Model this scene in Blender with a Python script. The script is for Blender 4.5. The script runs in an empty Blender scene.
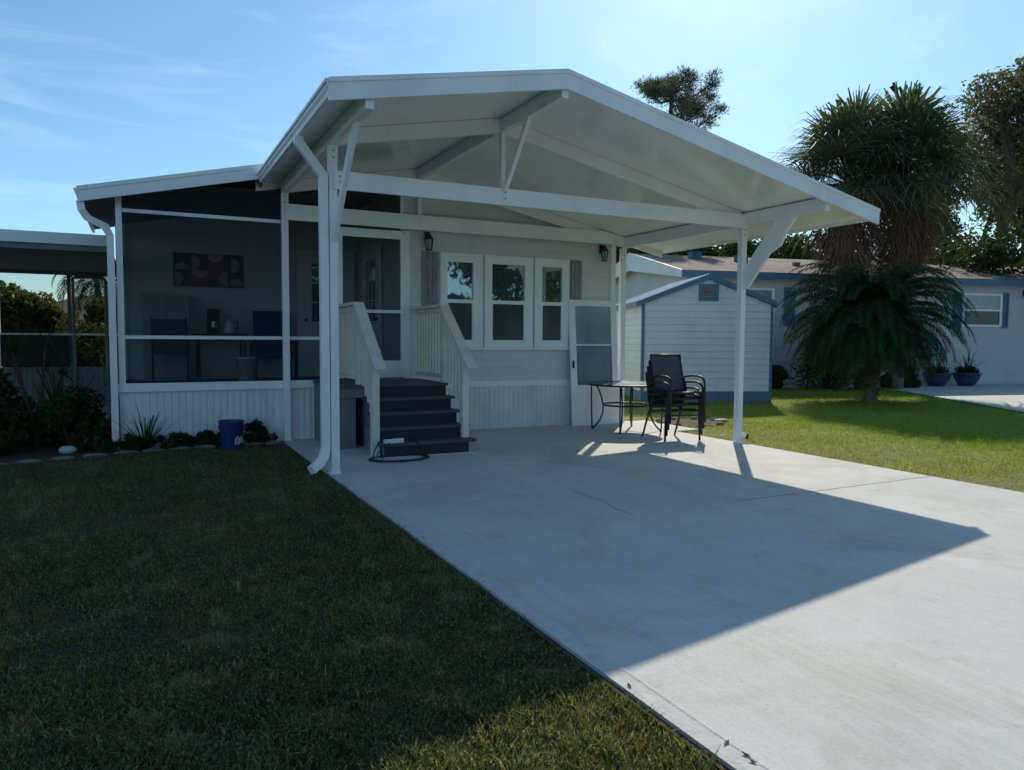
import bpy, math, random
import numpy as np
from mathutils import Vector, Matrix
R = math.radians
random.seed(7)
rng = np.random.default_rng(11)
scene = bpy.context.scene
COL = scene.collection

# ------------------------------------------------------------------ materials
def nmat(name):
    m = bpy.data.materials.new(name); m.use_nodes = True
    nt = m.node_tree; nt.nodes.clear()
    out = nt.nodes.new('ShaderNodeOutputMaterial')
    return m, nt, out
def ramp(nt, fac, stops):
    r = nt.nodes.new('ShaderNodeValToRGB')
    el = r.color_ramp.elements
    while len(el) < len(stops): el.new(0.5)
    for e, (p, c) in zip(el, stops):
        e.position = p; e.color = (c[0], c[1], c[2], 1) if not isinstance(c, float) else (c, c, c, 1)
    nt.links.new(fac, r.inputs[0]); return r.outputs[0]
def noise(nt, scale, detail=4, rough=.55, coord='pos', stretch=None, dist=0):
    n = nt.nodes.new('ShaderNodeTexNoise'); n.inputs['Scale'].default_value = scale
    n.inputs['Detail'].default_value = detail; n.inputs['Roughness'].default_value = rough
    n.inputs['Distortion'].default_value = dist
    if coord == 'pos':
        g = nt.nodes.new('ShaderNodeNewGeometry'); src = g.outputs['Position']
    else:
        g = nt.nodes.new('ShaderNodeTexCoord'); src = g.outputs[coord]
    if stretch:
        mp = nt.nodes.new('ShaderNodeMapping'); mp.inputs['Scale'].default_value = stretch
        nt.links.new(src, mp.inputs[0]); src = mp.outputs[0]
    nt.links.new(src, n.inputs['Vector']); return n.outputs['Fac']
def mixc(nt, fac, a, b, mode='MIX'):
    x = nt.nodes.new('ShaderNodeMix'); x.data_type = 'RGBA'; x.blend_type = mode
    if isinstance(fac, float): x.inputs[0].default_value = fac
    else: nt.links.new(fac, x.inputs[0])
    for i, v in ((6, a), (7, b)):
        if isinstance(v, tuple): x.inputs[i].default_value = (v[0], v[1], v[2], 1)
        else: nt.links.new(v, x.inputs[i])
    return x.outputs[2]
def pbr(name, base, rough=.5, var=.12, vscale=2.5, bump=0.0, bscale=60, spec=.5, metal=0., dirt=0., stretch=None, coat=0.):
    m, nt, out = nmat(name)
    p = nt.nodes.new('ShaderNodeBsdfPrincipled')
    nt.links.new(p.outputs[0], out.inputs[0])
    lo = tuple(c*(1-var) for c in base); hi = tuple(min(1, c*(1+var)) for c in base)
    c = ramp(nt, noise(nt, vscale, 6, .6, stretch=stretch), [(.3, lo), (.7, hi)])
    if dirt > 0:
        d = ramp(nt, noise(nt, vscale*.7+.3, 8, .7, stretch=(1, 1, .35)), [(.48, (1, 1, 1)), (.75, (1-dirt, 1-dirt*1.05, 1-dirt*1.15))])
        c = mixc(nt, 1., c, d, 'MULTIPLY')
    nt.links.new(c, p.inputs['Base Color'])
    rr = nt.nodes.new('ShaderNodeMapRange'); rr.inputs[3].default_value = max(.02, rough-.08); rr.inputs[4].default_value = min(1, rough+.1)
    nt.links.new(noise(nt, vscale*3, 3), rr.inputs[0]); nt.links.new(rr.outputs[0], p.inputs['Roughness'])
    p.inputs['Specular IOR Level'].default_value = spec; p.inputs['Metallic'].default_value = metal
    p.inputs['Coat Weight'].default_value = coat
    if bump:
        b = nt.nodes.new('ShaderNodeBump'); b.inputs['Strength'].default_value = bump; b.inputs['Distance'].default_value = .01
        nt.links.new(noise(nt, bscale, 5, .6), b.inputs['Height']); nt.links.new(b.outputs[0], p.inputs['Normal'])
    return m
def leafmat(name, a, b, trans=.35, rough=.5, scale=3.0, third=None):
    m, nt, out = nmat(name)
    st = [(.3, a), (.62, b)] + ([(.72, third)] if third else [])
    c = ramp(nt, noise(nt, scale, 5, .7), st)
    p = nt.nodes.new('ShaderNodeBsdfPrincipled'); p.inputs['Roughness'].default_value = rough
    p.inputs['Specular IOR Level'].default_value = .18
    t = nt.nodes.new('ShaderNodeBsdfTranslucent')
    nt.links.new(c, p.inputs['Base Color'])
    nt.links.new(mixc(nt, 1., c, (1.5, 1.45, .6), 'MULTIPLY'), t.inputs[0])
    mx = nt.nodes.new('ShaderNodeMixShader'); mx.inputs[0].default_value = trans
    nt.links.new(p.outputs[0], mx.inputs[1]); nt.links.new(t.outputs[0], mx.inputs[2]); nt.links.new(mx.outputs[0], out.inputs[0])
    return m
M = {}
M['white'] = pbr('white_metal', (.90, .90, .91), .38, .05, 1.3, bump=.05, bscale=25, dirt=.12)
M['soffit'] = pbr('pan_underside', (.90, .92, .88), .17, .06, .9, bump=.22, bscale=1.6, dirt=.12, spec=.9)
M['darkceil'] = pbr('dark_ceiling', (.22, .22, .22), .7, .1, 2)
M['railpaint'] = pbr('beige_paint', (.80, .72, .61), .6, .08, 5, bump=.15, bscale=80, dirt=.15)
M['deck'] = pbr('slate_deck_paint', (.070, .074, .085), .6, .18, 6, bump=.2, bscale=70, dirt=.2)
M['riser'] = pbr('navy_riser', (.014, .018, .027), .6, .15, 6)
M['greyboard'] = pbr('grey_board', (.17, .19, .20), .7, .15, 5, bump=.2)
M['siding'] = pbr('greige_siding', (.70, .685, .68), .55, .05, 3, bump=.1, bscale=120, dirt=.10, stretch=(.3, .3, 4))
M['skirt'] = pbr('white_skirting', (.78, .80, .82), .5, .05, 3, dirt=.25)
M['trim'] = pbr('white_trim', (.91, .91, .90), .45, .04, 3, dirt=.10)
M['shutter'] = pbr('taupe_shutter', (.26, .24, .26), .6, .15, 8, bump=.2)
M['black'] = pbr('black_metal', (.02, .02, .022), .45, .2, 6)
M['bronze'] = pbr('dark_bronze', (.035, .033, .033), .42, .2, 9, metal=.3)
M['sling'] = pbr('sling_fabric', (.075, .085, .10), .75, .15, 40, bump=.3, bscale=300)
M['blue'] = pbr('blue_trim', (.085, .18, .28), .5, .08, 3, dirt=.12)
M['shedwall'] = pbr('shed_wall', (.72, .74, .74), .45, .05, 2, dirt=.12)
M['shedroof'] = pbr('shed_roof', (.78, .80, .82), .35, .06, 2)
M['nwall'] = pbr('neighbour_wall', (.52, .52, .53), .6, .04, .6, dirt=.12)
M['blueplastic'] = pbr('blue_plastic', (.008, .022, .16), .35, .08, 8)
M['whitepaint'] = pbr('white_ink', (.75, .76, .78), .5, .05, 20)
M['whiteplastic'] = pbr('white_plastic', (.8, .8, .8), .45, .08, 8)
M['bark'] = pbr('bark', (.11, .085, .065), .9, .35, 6, bump=.8, bscale=18, stretch=(3, 3, .6))
M['palmbark'] = pbr('palm_bark', (.16, .13, .10), .9, .35, 9, bump=1., bscale=22)
M['stone'] = pbr('edging_stone', (.17, .17, .16), .85, .3, 9, bump=.6, bscale=30)
M['rockwhite'] = pbr('white_rock', (.55, .54, .50), .8, .12, 9, bump=.5, bscale=25)
M['mulch'] = pbr('brown_mulch', (.075, .045, .032), .95, .5, 30, bump=1., bscale=60)
M['soil'] = pbr('dry_soil', (.17, .15, .12), .95, .35, 14, bump=1., bscale=50)
M['asphalt'] = pbr('asphalt', (.05, .05, .052), .9, .15, 20, bump=.5, bscale=150)
M['cooler'] = pbr('blue_fabric', (.01, .03, .13), .6, .1, 10)
M['rubber'] = pbr('black_rubber', (.012, .012, .014), .6, .1, 10)
M['shingle_far'] = pbr('far_brown_roof', (.13, .09, .07), .9, .2, 4)
M['thatch'] = M['shingle_far']
M['cream'] = pbr('cream_panel', (.42, .42, .38), .55, .05, 5)
M['pot'] = pbr('blue_glazed_pot', (.03, .07, .15), .25, .15, 6)
M['leaf_dark'] = leafmat('leaf_dark', (.018, .034, .014), (.045, .075, .024), .3, third=(.07, .09, .03))
M['leaf_mid'] = leafmat('leaf_mid', (.03, .055, .018), (.075, .10, .03), .4, third=(.12, .12, .04))
M['leaf_oak'] = leafmat('leaf_oak', (.07, .08, .06), (.15, .14, .10), .4, .6, scale=1.2, third=(.28, .21, .19))
M['leaf_far'] = leafmat('leaf_far', (.028, .05, .02), (.10, .11, .03), .4, scale=.8, third=(.17, .16, .05))
M['frond'] = leafmat('palm_leaflet', (.018, .042, .022), (.045, .085, .038), .28, .8, scale=4)
M['frond_old'] = leafmat('palm_leaflet_yellow', (.09, .085, .02), (.25, .15, .02), .55, .5, scale=7)
M['fan'] = leafmat('fan_leaf', (.055, .078, .058), (.12, .15, .10), .3, .6, scale=1.5)
M['fan_dead'] = leafmat('fan_leaf_dead', (.12, .065, .045), (.24, .14, .10), .2, .8, scale=2.5)
M['needle'] = leafmat('pine_needle', (.085, .095, .08), (.16, .17, .14), .25, .5, scale=2)

# vertical siding for the neighbour: thin horizontal courses through bump
def coursed(name, base, pitch, strength=.6):
    m = pbr(name, base, .55, .04, .8, dirt=.12); nt = m.node_tree
    p = [n for n in nt.nodes if n.type == 'BSDF_PRINCIPLED'][0]
    g = nt.nodes.new('ShaderNodeNewGeometry'); s = nt.nodes.new('ShaderNodeSeparateXYZ'); nt.links.new(g.outputs['Position'], s.inputs[0])
    a = nt.nodes.new('ShaderNodeMath'); a.operation = 'DIVIDE'; a.inputs[1].default_value = pitch; nt.links.new(s.outputs[2], a.inputs[0])
    f = nt.nodes.new('ShaderNodeMath'); f.operation = 'FRACT'; nt.links.new(a.outputs[0], f.inputs[0])
    b = nt.nodes.new('ShaderNodeBump'); b.inputs['Strength'].default_value = strength; b.inputs['Distance'].default_value = .03
    nt.links.new(f.outputs[0], b.inputs['Height']); nt.links.new(b.outputs[0], p.inputs['Normal'])
    return m
M['nwall'] = pbr('neighbour_wall', (.56, .56, .56), .6, .04, .6, dirt=.12)
M['ncourse'] = coursed('neighbour_lap_wall', (.55, .55, .56), .2, .35)

def glass(name, refl, dark=(.02, .025, .03), rough=.02, tint=(.9, .95, 1)):
    m, nt, out = nmat(name)
    d = nt.nodes.new('ShaderNodeBsdfPrincipled'); d.inputs['Roughness'].default_value = .3
    nt.links.new(ramp(nt, noise(nt, 1.4, 3), [(.3, dark), (.8, tuple(c*2.2 for c in dark))]), d.inputs['Base Color'])
    g = nt.nodes.new('ShaderNodeBsdfGlossy'); g.inputs['Roughness'].default_value = rough; g.inputs[0].default_value = (*tint, 1)
    b = nt.nodes.new('ShaderNodeBump'); b.inputs['Strength'].default_value = .04; b.inputs['Distance'].default_value = .02
    nt.links.new(noise(nt, 2.2, 2), b.inputs['Height']); nt.links.new(b.outputs[0], g.inputs['Normal'])
    lw = nt.nodes.new('ShaderNodeLayerWeight'); lw.inputs[0].default_value = .35
    ad = nt.nodes.new('ShaderNodeMath'); ad.operation = 'MULTIPLY_ADD'; ad.inputs[1].default_value = .6; ad.inputs[2].default_value = refl
    nt.links.new(lw.outputs['Fresnel'], ad.inputs[0])
    mx = nt.nodes.new('ShaderNodeMixShader'); nt.links.new(ad.outputs[0], mx.inputs[0])
    nt.links.new(d.outputs[0], mx.inputs[1]); nt.links.new(g.outputs[0], mx.inputs[2]); nt.links.new(mx.outputs[0], out.inputs[0])
    return m
M['pane'] = glass('window_pane', .34, (.02, .035, .045), tint=(.75, .92, 1))
M['pane_screened'] = glass('window_pane_screened', .0, (.014, .022, .032), .10)
M['pane_door'] = glass('storm_door_pane', .04, (.17, .19, .20), .08)
M['pane_door_low'] = glass('storm_door_screened_pane', .03, (.09, .105, .115), .25)
M['glass_table'] = glass('smoked_glass', .10, (.035, .035, .038), .08)

def screenmat(name, open_, col):
    m, nt, out = nmat(name)
    t = nt.nodes.new('ShaderNodeBsdfTransparent'); d = nt.nodes.new('ShaderNodeBsdfDiffuse'); d.inputs[0].default_value = (*col, 1)
    v = nt.nodes.new('ShaderNodeMapRange'); v.inputs[3].default_value = open_-.03; v.inputs[4].default_value = open_+.03
    nt.links.new(noise(nt, 1.2, 3), v.inputs[0])
    mx = nt.nodes.new('ShaderNodeMixShader'); nt.links.new(v.outputs[0], mx.inputs[0])
    nt.links.new(d.outputs[0], mx.inputs[1]); nt.links.new(t.outputs[0], mx.inputs[2]); nt.links.new(mx.outputs[0], out.inputs[0])
    return m
M['mesh'] = screenmat('insect_screen', .52, (.030, .040, .050))
M['mesh_open'] = screenmat('insect_screen_thin', .70, (.02, .025, .03))

def concrete():
    m, nt, out = nmat('driveway_concrete')
    p = nt.nodes.new('ShaderNodeBsdfPrincipled'); nt.links.new(p.outputs[0], out.inputs[0])
    c = ramp(nt, noise(nt, .8, 8, .65), [(.3, (.55, .55, .52)), (.7, (.67, .665, .625))])
    c = mixc(nt, 1., c, ramp(nt, noise(nt, 60, 4, .7), [(.25, (.80, .80, .80)), (.5, (1, 1, 1))]), 'MULTIPLY')
    c = mixc(nt, 1., c, ramp(nt, noise(nt, 2.6, 7, .75, dist=.6), [(.55, (1, 1, 1)), (.78, (.80, .79, .77))]), 'MULTIPLY')
    c = mixc(nt, 1., c, ramp(nt, noise(nt, 14, 3, .6), [(.68, (1, 1, 1)), (.76, (.72, .71, .69))]), 'MULTIPLY')
    c = mixc(nt, 1., c, ramp(nt, noise(nt, .55, 9, .72, dist=1.2), [(.50, (1, 1, 1)), (.60, (.90, .885, .86)), (.70, (.82, .80, .77))]), 'MULTIPLY')
    c = mixc(nt, 1., c, ramp(nt, noise(nt, 1.1, 2, .5, stretch=(22, .35, 1)), [(.42, (.95, .95, .95)), (.6, (1, 1, 1))]), 'MULTIPLY')
    c = mixc(nt, 1., c, ramp(nt, noise(nt, 1.9, 5, .8, dist=2.5), [(.66, (1, 1, 1)), (.70, (.86, .80, .74)), (.74, (1, 1, 1))]), 'MULTIPLY')
    nt.links.new(c, p.inputs['Base Color']); p.inputs['Roughness'].default_value = .75; p.inputs['Specular IOR Level'].default_value = .35
    b = nt.nodes.new('ShaderNodeBump'); b.inputs['Strength'].default_value = .35; b.inputs['Distance'].default_value = .006
    nt.links.new(noise(nt, 45, 8, .75), b.inputs['Height']); nt.links.new(b.outputs[0], p.inputs['Normal'])
    return m
M['concrete'] = concrete()
M['joint'] = pbr('joint_dark', (.34, .33, .31), .9, .2, 20)
M['edge'] = pbr('trowelled_edge', (.56, .555, .53), .8, .10, 12, bump=.6, bscale=40, dirt=.2)

def lawnmat(name, near_dry=True, blades=False):
    m, nt, out = nmat(name)
    k = 1.2 if not blades else 2.15
    a = ramp(nt, noise(nt, .9, 6, .65), [(.3, (.022*k, .032*k, .012*k)), (.55, (.045*k, .056*k, .020*k)), (.75, (.095*k, .088*k, .038*k))])
    fine = ramp(nt, noise(nt, 22, 4, .7), [(.3, (.55, .6, .6)), (.7, (1.25, 1.2, 1.1))])
    c = mixc(nt, 1., a, fine, 'MULTIPLY')
    dry = ramp(nt, noise(nt, 3.3, 6, .7), [(.58, (0., 0., 0.)), (.72, (1., 1., 1.))])
    c = mixc(nt, dry, c, (.15*k, .125*k, .060*k))
    straw = ramp(nt, noise(nt, 70, 2, .5), [(.52, (0., 0., 0.)), (.62, (.8, .8, .8))])
    c = mixc(nt, straw, c, (.17*k, .17*k, .115*k))
    rust = ramp(nt, noise(nt, 2.1, 5, .75, dist=.8), [(.57, (0., 0., 0.)), (.66, (.75, .75, .75))])
    c = mixc(nt, rust, c, mixc(nt, 1., (.145*k, .085*k, .030*k), fine, 'MULTIPLY'))
    pale = ramp(nt, noise(nt, 3.7, 5, .7, dist=.5), [(.55, (0., 0., 0.)), (.66, (.6, .6, .6))])
    c = mixc(nt, pale, c, mixc(nt, 1., (.13*k, .16*k, .10*k), fine, 'MULTIPLY'))
    # drier, browner strip right of the slab and greener by the shed
    g = nt.nodes.new('ShaderNodeNewGeometry'); s = nt.nodes.new('ShaderNodeSeparateXYZ'); nt.links.new(g.outputs['Position'], s.inputs[0])
    mr = nt.nodes.new('ShaderNodeMapRange'); mr.inputs[1].default_value = 5.5; mr.inputs[2].default_value = 9.0; nt.links.new(s.outputs[0], mr.inputs[0])
    inr = nt.nodes.new('ShaderNodeMath'); inr.operation = 'GREATER_THAN'; inr.inputs[1].default_value = 3.0; nt.links.new(s.outputs[0], inr.inputs[0])
    green = mixc(nt, 1., mixc(nt, .6, (.46, .66, .06), c), fine, 'MULTIPLY')
    dryc = mixc(nt, 1., mixc(nt, .55, (.64, .62, .32), c), fine, 'MULTIPLY')
    rightc = mixc(nt, mr.outputs[0], dryc, green)
    c = mixc(nt, inr.outputs[0], c, rightc)
    p = nt.nodes.new('ShaderNodeBsdfPrincipled'); p.inputs['Roughness'].default_value = .75; p.inputs['Specular IOR Level'].default_value = .25
    nt.links.new(c, p.inputs['Base Color'])
    if blades:
        t = nt.nodes.new('ShaderNodeBsdfTranslucent'); nt.links.new(mixc(nt, 1., c, (1.7, 1.6, .7), 'MULTIPLY'), t.inputs[0])
        mx = nt.nodes.new('ShaderNodeMixShader'); mx.inputs[0].default_value = .4
        nt.links.new(p.outputs[0], mx.inputs[1]); nt.links.new(t.outputs[0], mx.inputs[2]); nt.links.new(mx.outputs[0], out.inputs[0])
    else:
        b = nt.nodes.new('ShaderNodeBump'); b.inputs['Strength'].default_value = 1.; b.inputs['Distance'].default_value = .04
        nt.links.new(noise(nt, 35, 6, .8), b.inputs['Height']); nt.links.new(b.outputs[0], p.inputs['Normal'])
        nt.links.new(p.outputs[0], out.inputs[0])
    return m
M['lawn'] = lawnmat('lawn'); M['blade'] = lawnmat('grass_blade', blades=True)

def shingles():
    m, nt, out = nmat('weathered_shingles')
    p = nt.nodes.new('ShaderNodeBsdfPrincipled'); nt.links.new(p.outputs[0], out.inputs[0]); p.inputs['Roughness'].default_value = .9
    tc = nt.nodes.new('ShaderNodeTexCoord'); br = nt.nodes.new('ShaderNodeTexBrick'); br.inputs['Scale'].default_value = 3.2
    br.inputs['Color1'].default_value = (.28, .205, .17, 1); br.inputs['Color2'].default_value = (.20, .15, .125, 1); br.inputs['Mortar'].default_value = (.08, .06, .05, 1)
    br.inputs['Mortar Size'].default_value = .03
    nt.links.new(tc.outputs['Object'], br.inputs[0])
    c = mixc(nt, 1., br.outputs[0], ramp(nt, noise(nt, 1.1, 8, .75), [(.35, (.62, .6, .6)), (.7, (1.35, 1.25, 1.2))]), 'MULTIPLY')
    nt.links.new(c, p.inputs['Base Color']); return m
M['shingle'] = shingles()

def artmat():
    """generic abstract petals: half discs on a grid of dark, red and grey squares"""
    m, nt, out = nmat('abstract_print')
    p = nt.nodes.new('ShaderNodeBsdfPrincipled'); nt.links.new(p.outputs[0], out.inputs[0]); p.inputs['Roughness'].default_value = .6
    nt.links.new(ramp(nt, noise(nt, 5, 2), [(.35, (.05, .05, .06)), (.6, (.07, .06, .065))]), p.inputs['Base Color']); return m
M['art'] = artmat()
M['art_pink'] = pbr('art_pink', (.50, .33, .33), .6, .1, 10); M['art_red'] = pbr('art_red', (.30, .05, .06), .6, .1, 10)
M['art_grey'] = pbr('art_grey', (.32, .33, .31), .6, .1, 10)

# ------------------------------------------------------------------ mesh helpers
class MB:
    def __init__(s): s.v = []; s.f = []
    def add(s, vs, fs):
        n = len(s.v); s.v += [tuple(v) for v in vs]; s.f += [tuple(i+n for i in f) for f in fs]; return s
    def box(s, x0, x1, y0, y1, z0, z1):
        vs = [(x, y, z) for z in (z0, z1) for y in (y0, y1) for x in (x0, x1)]
        return s.add(vs, [(0, 2, 3, 1), (4, 5, 7, 6), (0, 1, 5, 4), (1, 3, 7, 5), (3, 2, 6, 7), (2, 0, 4, 6)])
    def bar(s, a, b, w, h, up=(0, 0, 1)):
        a = Vector(a); b = Vector(b); d = (b-a).normalized(); up = Vector(up)
        if abs(d.dot(up)) > .98: up = Vector((0, 1, 0))
        x = d.cross(up).normalized()*w/2; y = x.cross(d).normalized()*h/2
        vs = [p+i*x+j*y for p in (a, b) for i, j in ((-1, -1), (1, -1), (1, 1), (-1, 1))]
        return s.add(vs, [(3, 2, 1, 0), (4, 5, 6, 7), (0, 1, 5, 4), (1, 2, 6, 5), (2, 3, 7, 6), (3, 0, 4, 7)])
    def tube(s, pts, rad, n=8, cap=True):
        pts = [Vector(p) for p in pts]; rad = rad if isinstance(rad, (list, tuple)) else [rad]*len(pts)
        ring = []; prev = None
        for i, p in enumerate(pts):
            d = (pts[min(i+1, len(pts)-1)]-pts[max(i-1, 0)]).normalized()
            if prev is None:
                u = d.orthogonal().normalized()
            else:
                u = (prev-d*prev.dot(d)); u = u.normalized() if u.length > 1e-6 else d.orthogonal().normalized()
            prev = u; w = d.cross(u)
            ring.append([p+rad[i]*(math.cos(2*math.pi*k/n)*u+math.sin(2*math.pi*k/n)*w) for k in range(n)])
        vs = [v for r in ring for v in r]; fs = []
        for i in range(len(pts)-1):
            for k in range(n):
                a = i*n+k; b = i*n+(k+1) % n; fs.append((a, b, b+n, a+n))
        if cap: fs += [tuple(range(n))[::-1], tuple((len(pts)-1)*n+k for k in range(n))]
        return s.add(vs, fs)
    def rect_tube(s, pts, w, h, up=(0, 1, 0)):
        """rectangular section swept with mitred joints; w along up"""
        pts = [Vector(p) for p in pts]; up = Vector(up); vs = []; fs = []
        for i, p in enumerate(pts):
            d1 = (pts[i]-pts[i-1]).normalized() if i else (pts[1]-pts[0]).normalized()
            d2 = (pts[i+1]-pts[i]).normalized() if i < len(pts)-1 else d1
            d = (d1+d2).normalized(); k = 1/max(.4, d.dot(d1))
            n_ = d.cross(up).normalized(); u_ = n_.cross(d).normalized()
            vs += [p+n_*a*h/2*k+u_*b*w/2 for a, b in ((-1, -1), (1, -1), (1, 1), (-1, 1))]
        for i in range(len(pts)-1):
            for k in range(4):
                a = i*4+k; b = i*4+(k+1) % 4; fs.append((a, b, b+4, a+4))
        L = (len(pts)-1)*4; fs += [(3, 2, 1, 0), (L, L+1, L+2, L+3)]
        return s.add(vs, fs)
    def lathe(s, prof, c=(0, 0, 0), n=20):
        vs = []; fs = []
        for r, z in prof:
            vs += [(c[0]+r*math.cos(2*math.pi*k/n), c[1]+r*math.sin(2*math.pi*k/n), c[2]+z) for k in range(n)]
        for i in range(len(prof)-1):
            for k in range(n):
                a = i*n+k; b = i*n+(k+1) % n; fs.append((a, b, b+n, a+n))
        fs += [tuple(range(n))[::-1], tuple((len(prof)-1)*n+k for k in range(n))]
        return s.add(vs, fs)
    def prism(s, poly, a, b, ax='Y'):
        """poly in the plane across ax, extruded from a to b"""
        def m(p, t):
            return {'Y': (p[0], t, p[1]), 'X': (t, p[0], p[1]), 'Z': (p[0], p[1], t)}[ax]
        n = len(poly); vs = [m(p, a) for p in poly]+[m(p, b) for p in poly]
        fs = [tuple(range(n)), tuple(range(2*n-1, n-1, -1))]+[(i, i+n, (i+1) % n+n, (i+1) % n) for i in range(n)]
        return s.add(vs, fs)
    def build(s, name, mat, parent=None, off=None, smooth=False, kind=None):
        off = off if off is not None else (ORG.get(parent.name, (0, 0, 0)) if parent else (0, 0, 0))
        me = bpy.data.meshes.new(name)
        me.from_pydata([(v[0]-off[0], v[1]-off[1], v[2]-off[2]) for v in s.v], [], s.f); me.validate()
        import bmesh
        bm = bmesh.new(); bm.from_mesh(me); bmesh.ops.recalc_face_normals(bm, faces=bm.faces); bm.to_mesh(me); bm.free()
        return finish(name, me, mat, parent, off, smooth, kind)
ORG = {}
def finish(name, me, mat, parent, off, smooth=False, kind=None):
    me.materials.append(mat)
    if smooth:
        me.polygons.foreach_set('use_smooth', [True]*len(me.polygons))
    o = bpy.data.objects.new(name, me); COL.objects.link(o)
    if parent: o.parent = parent; ORG[o.name] = off
    else: o.location = off; ORG[o.name] = off
    if kind: o['kind'] = kind
    return o
def thing(name, label, cat, loc=(0, 0, 0), rotz=0., group=None, local=False):
    o = bpy.data.objects.new(name, None); COL.objects.link(o); o.location = loc; o.rotation_euler = (0, 0, rotz)
    o.empty_display_size = .2
    ORG[o.name] = (0, 0, 0) if local else tuple(loc)
    o['label'] = label; o['category'] = cat
    if group: o['group'] = group
    return o
def tag(o, label, cat, group=None, kind=None):
    o['label'] = label; o['category'] = cat
    if group: o['group'] = group
    if kind: o['kind'] = kind
    return o
def fast(name, V, F, mat, parent=None, off=(0, 0, 0), kind=None):
    """V (n,3) array, F (m,k) array"""
    V = np.asarray(V, dtype=np.float32)-np.array(off, dtype=np.float32); F = np.asarray(F, dtype=np.int32)
    me = bpy.data.meshes.new(name); k = F.shape[1]
    me.vertices.add(len(V)); me.vertices.foreach_set('co', V.ravel())
    me.loops.add(F.size); me.loops.foreach_set('vertex_index', F.ravel())
    me.polygons.add(len(F)); me.polygons.foreach_set('loop_start', np.arange(len(F), dtype=np.int32)*k)
    me.update(calc_edges=True); me.validate()
    return finish(name, me, mat, parent, off, False, kind)

# ------------------------------------------------------------------ camera
cy_, cx_ = -7.7132, -1.8038
yaw, pitch, roll, fpx = .4655, .0621, .0061, 741.5
fw = Vector((math.sin(yaw)*math.cos(pitch), math.cos(yaw)*math.cos(pitch), -math.sin(pitch)))
rt = Vector((math.cos(yaw), -math.sin(yaw), 0)); up = rt.cross(fw)
r2 = rt*math.cos(roll)+up*math.sin(roll); u2 = -rt*math.sin(roll)+up*math.cos(roll)
cam = bpy.data.cameras.new('camera'); cam.sensor_width = 36; cam.lens = fpx*36/1024; cam.clip_end = 3000; cam.clip_start = .05
co = bpy.data.objects.new('camera', cam); COL.objects.link(co); scene.camera = co
mw = Matrix.Identity(4)
for i in range(3): mw[i][0] = r2[i]; mw[i][1] = u2[i]; mw[i][2] = -fw[i]
mw[0][3], mw[1][3], mw[2][3] = cx_, cy_, 1.42
co.matrix_world = mw

# ------------------------------------------------------------------ light
sund = Vector((.88, 1.0, 1.0)).normalized()
el = math.asin(sund.z); az = math.atan2(sund.x, sund.y)
sl = bpy.data.lights.new('sun', 'SUN'); sl.energy = 3.7; sl.angle = R(.55); sl.color = (1, .91, .76)
so = bpy.data.objects.new('sun', sl); COL.objects.link(so); so.rotation_euler = sund.to_track_quat('Z', 'Y').to_euler(); so.location = (20, 25, 30)
w = bpy.data.worlds.new('World'); scene.world = w; w.use_nodes = True; nt = w.node_tree; nt.nodes.clear()
wo = nt.nodes.new('ShaderNodeOutputWorld'); bg = nt.nodes.new('ShaderNodeBackground'); bg.inputs[1].default_value = .131
sky = nt.nodes.new('ShaderNodeTexSky'); sky.sky_type = 'NISHITA'; sky.sun_disc = False
sky.sun_elevation = el; sky.sun_rotation = az; sky.air_density = 1.0; sky.dust_density = .5; sky.ozone_density = 2.2
tc = nt.nodes.new('ShaderNodeTexCoord')
mp = nt.nodes.new('ShaderNodeMapping'); mp.inputs['Rotation'].default_value = (0, 0, R(-32)); mp.inputs['Scale'].default_value = (1.3, 5.5, 9.0)
nt.links.new(tc.outputs['Generated'], mp.inputs[0])
n1 = nt.nodes.new('ShaderNodeTexNoise'); n1.inputs['Scale'].default_value = 1.5; n1.inputs['Detail'].default_value = 9; n1.inputs['Roughness'].default_value = .6; n1.inputs['Distortion'].default_value = .7
nt.links.new(mp.outputs[0], n1.inputs['Vector'])
cr = nt.nodes.new('ShaderNodeValToRGB'); cr.color_ramp.elements[0].position = .50; cr.color_ramp.elements[0].color = (0, 0, 0, 1)
cr.color_ramp.elements[1].position = .80; cr.color_ramp.elements[1].color = (.42, .42, .42, 1); nt.links.new(n1.outputs[0], cr.inputs[0])
mx = nt.nodes.new('ShaderNodeMix'); mx.data_type = 'RGBA'; nt.links.new(cr.outputs[0], mx.inputs[0])
nt.links.new(sky.outputs[0], mx.inputs[6]); mx.inputs[7].default_value = (9.2, 8.6, 8.2, 1)
tn = nt.nodes.new('ShaderNodeMix'); tn.data_type = 'RGBA'; tn.blend_type = 'MULTIPLY'; tn.inputs[0].default_value = 1; tn.inputs[7].default_value = (.69, .93, 1.02, 1); nt.links.new(mx.outputs[2], tn.inputs[6])
nt.links.new(tn.outputs[2], bg.inputs[0]); nt.links.new(bg.outputs[0], wo.inputs[0])
vs = scene.view_settings; vs.view_transform = 'Standard'; vs.look = 'None'; vs.exposure = 0; vs.gamma = 1
scene.cycles.max_bounces = 8; scene.cycles.transparent_max_bounces = 16

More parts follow.
